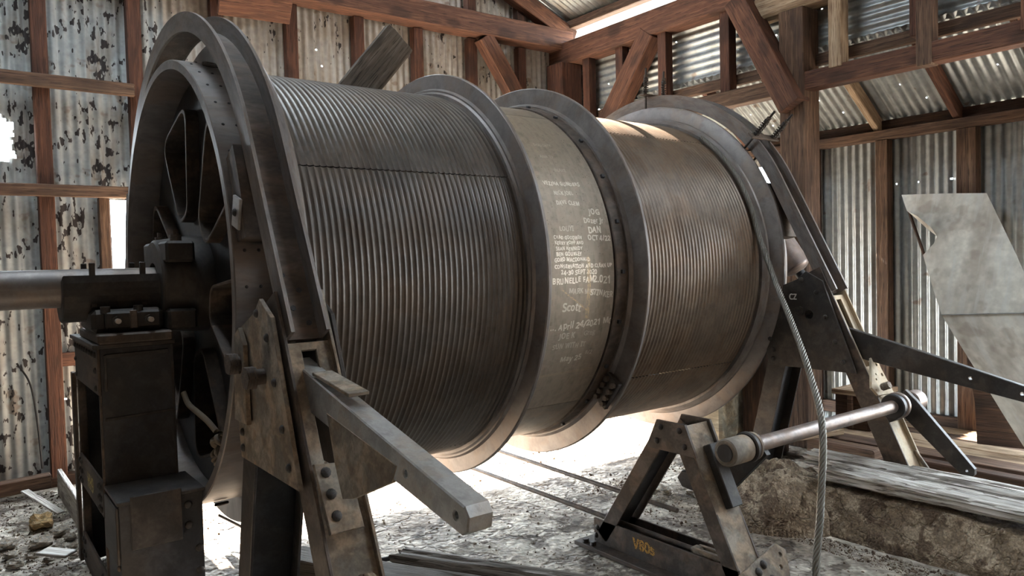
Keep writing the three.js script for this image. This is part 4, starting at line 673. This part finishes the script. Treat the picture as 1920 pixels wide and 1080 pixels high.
// ------------------------------------------------------------------ loose planks and rubble
{
  const t = thing('loose_plank', 'broken grey plank jammed upright against the back of the grooved shell', 'plank');
  roughBar('board', t, [-0.335, 2.44, -0.62], [0.2, 3.08, -0.62], 0.07, 0.24, MT.greyDark, { up: [1, 0, 0], ragged: 0.03, amp: 0.01, seed: 520 });
}
{
  const a = thing('floor_timber', 'weathered timber with a split pointed end under the near brake stand', 'timber');
  const g = new THREE.ExtrudeGeometry(plateShape([[0, 0.03], [0.12, 0.1], [0.22, 0.145], [0.5, 0.12], [1.4, 0.1], [1.4, 0], [0.2, 0]], [[0.2, 0.04, 0.012]]), { depth: 0.14, bevelEnabled: true, bevelSize: 0.006, bevelThickness: 0.006, bevelSegments: 1 });
  const m = part('timber_body', uvBox(g), MT.greyDark, a); m.position.set(-1.14, 0.0, 0.28); m.rotation.y = -0.98;
  const b = thing('floor_plank', 'dark charred plank lying flat in front of the sunlit dirt', 'plank', 'planks on the dirt');
  roughBar('board', b, [-0.62, 0.06, 0.72], [-0.1, 0.05, 1.6], 0.16, 0.08, MT.greyDark, { seed: 580, ragged: 0.05 });
  const c = thing('floor_plank', 'grey curled plank leaning over the charred plank on the dirt', 'plank');
  roughBar('board', c, [-0.8, 0.06, 0.8], [-0.42, 0.06, 1.6], 0.12, 0.09, MT.greyDark, { seed: 590, ragged: 0.05, roll: 0.3 });
  tube('black_cable', scene, [[-1.2, 0.15, -0.3], [-1.0, 0.05, 0.1], [-0.8, 0.03, 0.5], [-0.6, 0.03, 0.62], [-0.45, 0.02, 0.6]], 0.012, MT.black); scene.children[scene.children.length - 1].userData = { label: 'black cable trailing on the dirt past the near brake stand', category: 'cable' };
}
function stone(x, z, s, mat, label, group, y = 0, flat = 0.6) {
  const g = new THREE.IcosahedronGeometry(s, 2), p = g.attributes.position, a = rr(0, 9), v = V();
  for (let i = 0; i < p.count; i++) { v.fromBufferAttribute(p, i); const q = v.clone().normalize(), k = 1 + 0.22 * Math.sin(q.x * 5 + a) * Math.cos(q.y * 4 + a * 2) + 0.16 * Math.sin(q.z * 7 + a * 3); v.multiplyScalar(k); p.setXYZ(i, v.x * 1.25, v.y * flat, v.z); }
  g.computeVertexNormals(); const m = solo('stone', toCreasedNormals(g, 0.45), mat, label, 'stone', group); m.position.set(x, y + s * flat * 0.55, z); m.rotation.y = a; return m;
}
stone(-1.97, -1.3, 0.075, MT.stoneOchre, 'yellow ochre rock on the dirt by the tarred wall');
for (const [x, z, s] of [[-2.0, -0.92, 0.05], [-2.16, -1.02, 0.05], [-1.9, -1.06, 0.045], [-1.93, -0.8, 0.03], [-2.06, -0.74, 0.028], [-1.86, -0.93, 0.03], [-2.14, -0.66, 0.035], [-1.87, -0.76, 0.024], [-1.99, -0.62, 0.025], [-2.15, -0.83, 0.03], [-1.93, -0.68, 0.022], [-1.87, -0.62, 0.025]]) stone(x, z, s, MT.stone, 'grey broken rubble stone heaped beside the pedestal', 'rubble stones beside the pedestal');
for (const [x, z, s] of [[1.25, 0.75, 0.06], [1.4, 0.9, 0.05], [1.15, 0.85, 0.035], [1.5, 0.8, 0.04], [1.05, 0.62, 0.05], [1.3, 0.55, 0.04]]) stone(x, z, s, MT.stone, 'dusty stone on the dirt behind the low stand', 'stones behind the low stand');
{
  const b = thing('loose_board', 'short pale splintered board lying on the rubble', 'board'); bar('board', b, [-2.02, 0.06, -0.62], [-1.9, 0.05, -0.5], 0.09, 0.015, MT.weathered, {});
  const c = thing('loose_board', 'thin grey lath propped on the brown timber by the wall', 'board'); bar('board', c, [-2.02, 0.12, -1.75], [-1.86, 0.04, -1.35], 0.05, 0.012, MT.weathered, {});
  const d = thing('wall_timber', 'brown squared timber lying along the foot of the tarred wall', 'timber'); bar('timber_body', d, [-2.5, 0.08, -2.0], [-1.85, 0.1, -2.02], 0.1, 0.09, MT.timber2, {});
  const e = thing('edge_board', 'upright board set on edge in the dirt behind the pedestal', 'board'); bar('board', e, [-1.8, 0.08, -2.0], [-1.78, 0.08, -0.75], 0.03, 0.18, MT.weathered, {});
  const f = thing('thin_wire', 'thin dark wire hanging from a nail hole on the tarred wall', 'wire'); tube('wire', f, [[-2.0, 0.9, -2.26], [-1.93, 0.75, -2.24], [-1.9, 0.5, -2.22], [-1.885, 0.15, -2.18]], 0.007, MT.black, { segs: 30, rad: 6 });
}
// crumbs of dirt and bark
{
  const g = new THREE.IcosahedronGeometry(1, 0), n = 9000, im = new THREE.InstancedMesh(g, M(0xffffff, null, { roughness: 1 }), n), m = new THREE.Matrix4(), q = new THREE.Quaternion(), col = new THREE.Color();
  for (let i = 0; i < n; i++) {
    let x, z; const t = rnd();
    if (t < 0.3) { z = rr(1.1, 3.2); x = 1.36 - Math.abs(rr(-0.16, 0.16)); } else if (t < 0.5) { x = rr(-2.3, -1.75); z = rr(-2.1, -0.3); } else if (t < 0.7) { x = rr(0.9, 2.2); z = rr(0.3, 1.3); } else { x = rr(-1.3, 1.4); z = rr(-1.2, 2.4); }
    const s = 0.002 + 0.011 * rnd() * rnd() * rnd(); q.setFromEuler(new THREE.Euler(rnd() * 6, rnd() * 6, rnd() * 6));
    m.compose(V(x, groundHeight(x, z) + s * 0.4, z), q, V(s * rr(0.8, 2), s * 0.7, s)); im.setMatrixAt(i, m); const w = rnd(); im.setColorAt(i, col.setHex(w < 0.3 ? 0x4a3a2e : w < 0.6 ? 0x6f6152 : 0x9a9184));
  }
  im.name = 'dirt_crumbs'; im.userData = { label: 'brown crumbs of bark and dirt scattered over the ground', category: 'debris', kind: 'stuff' }; im.castShadow = im.receiveShadow = true; scene.add(im);
}

scene.traverse((o) => { if (o.isMesh) o.castShadow = o.receiveShadow = true; });
renderer.render(scene, camera);
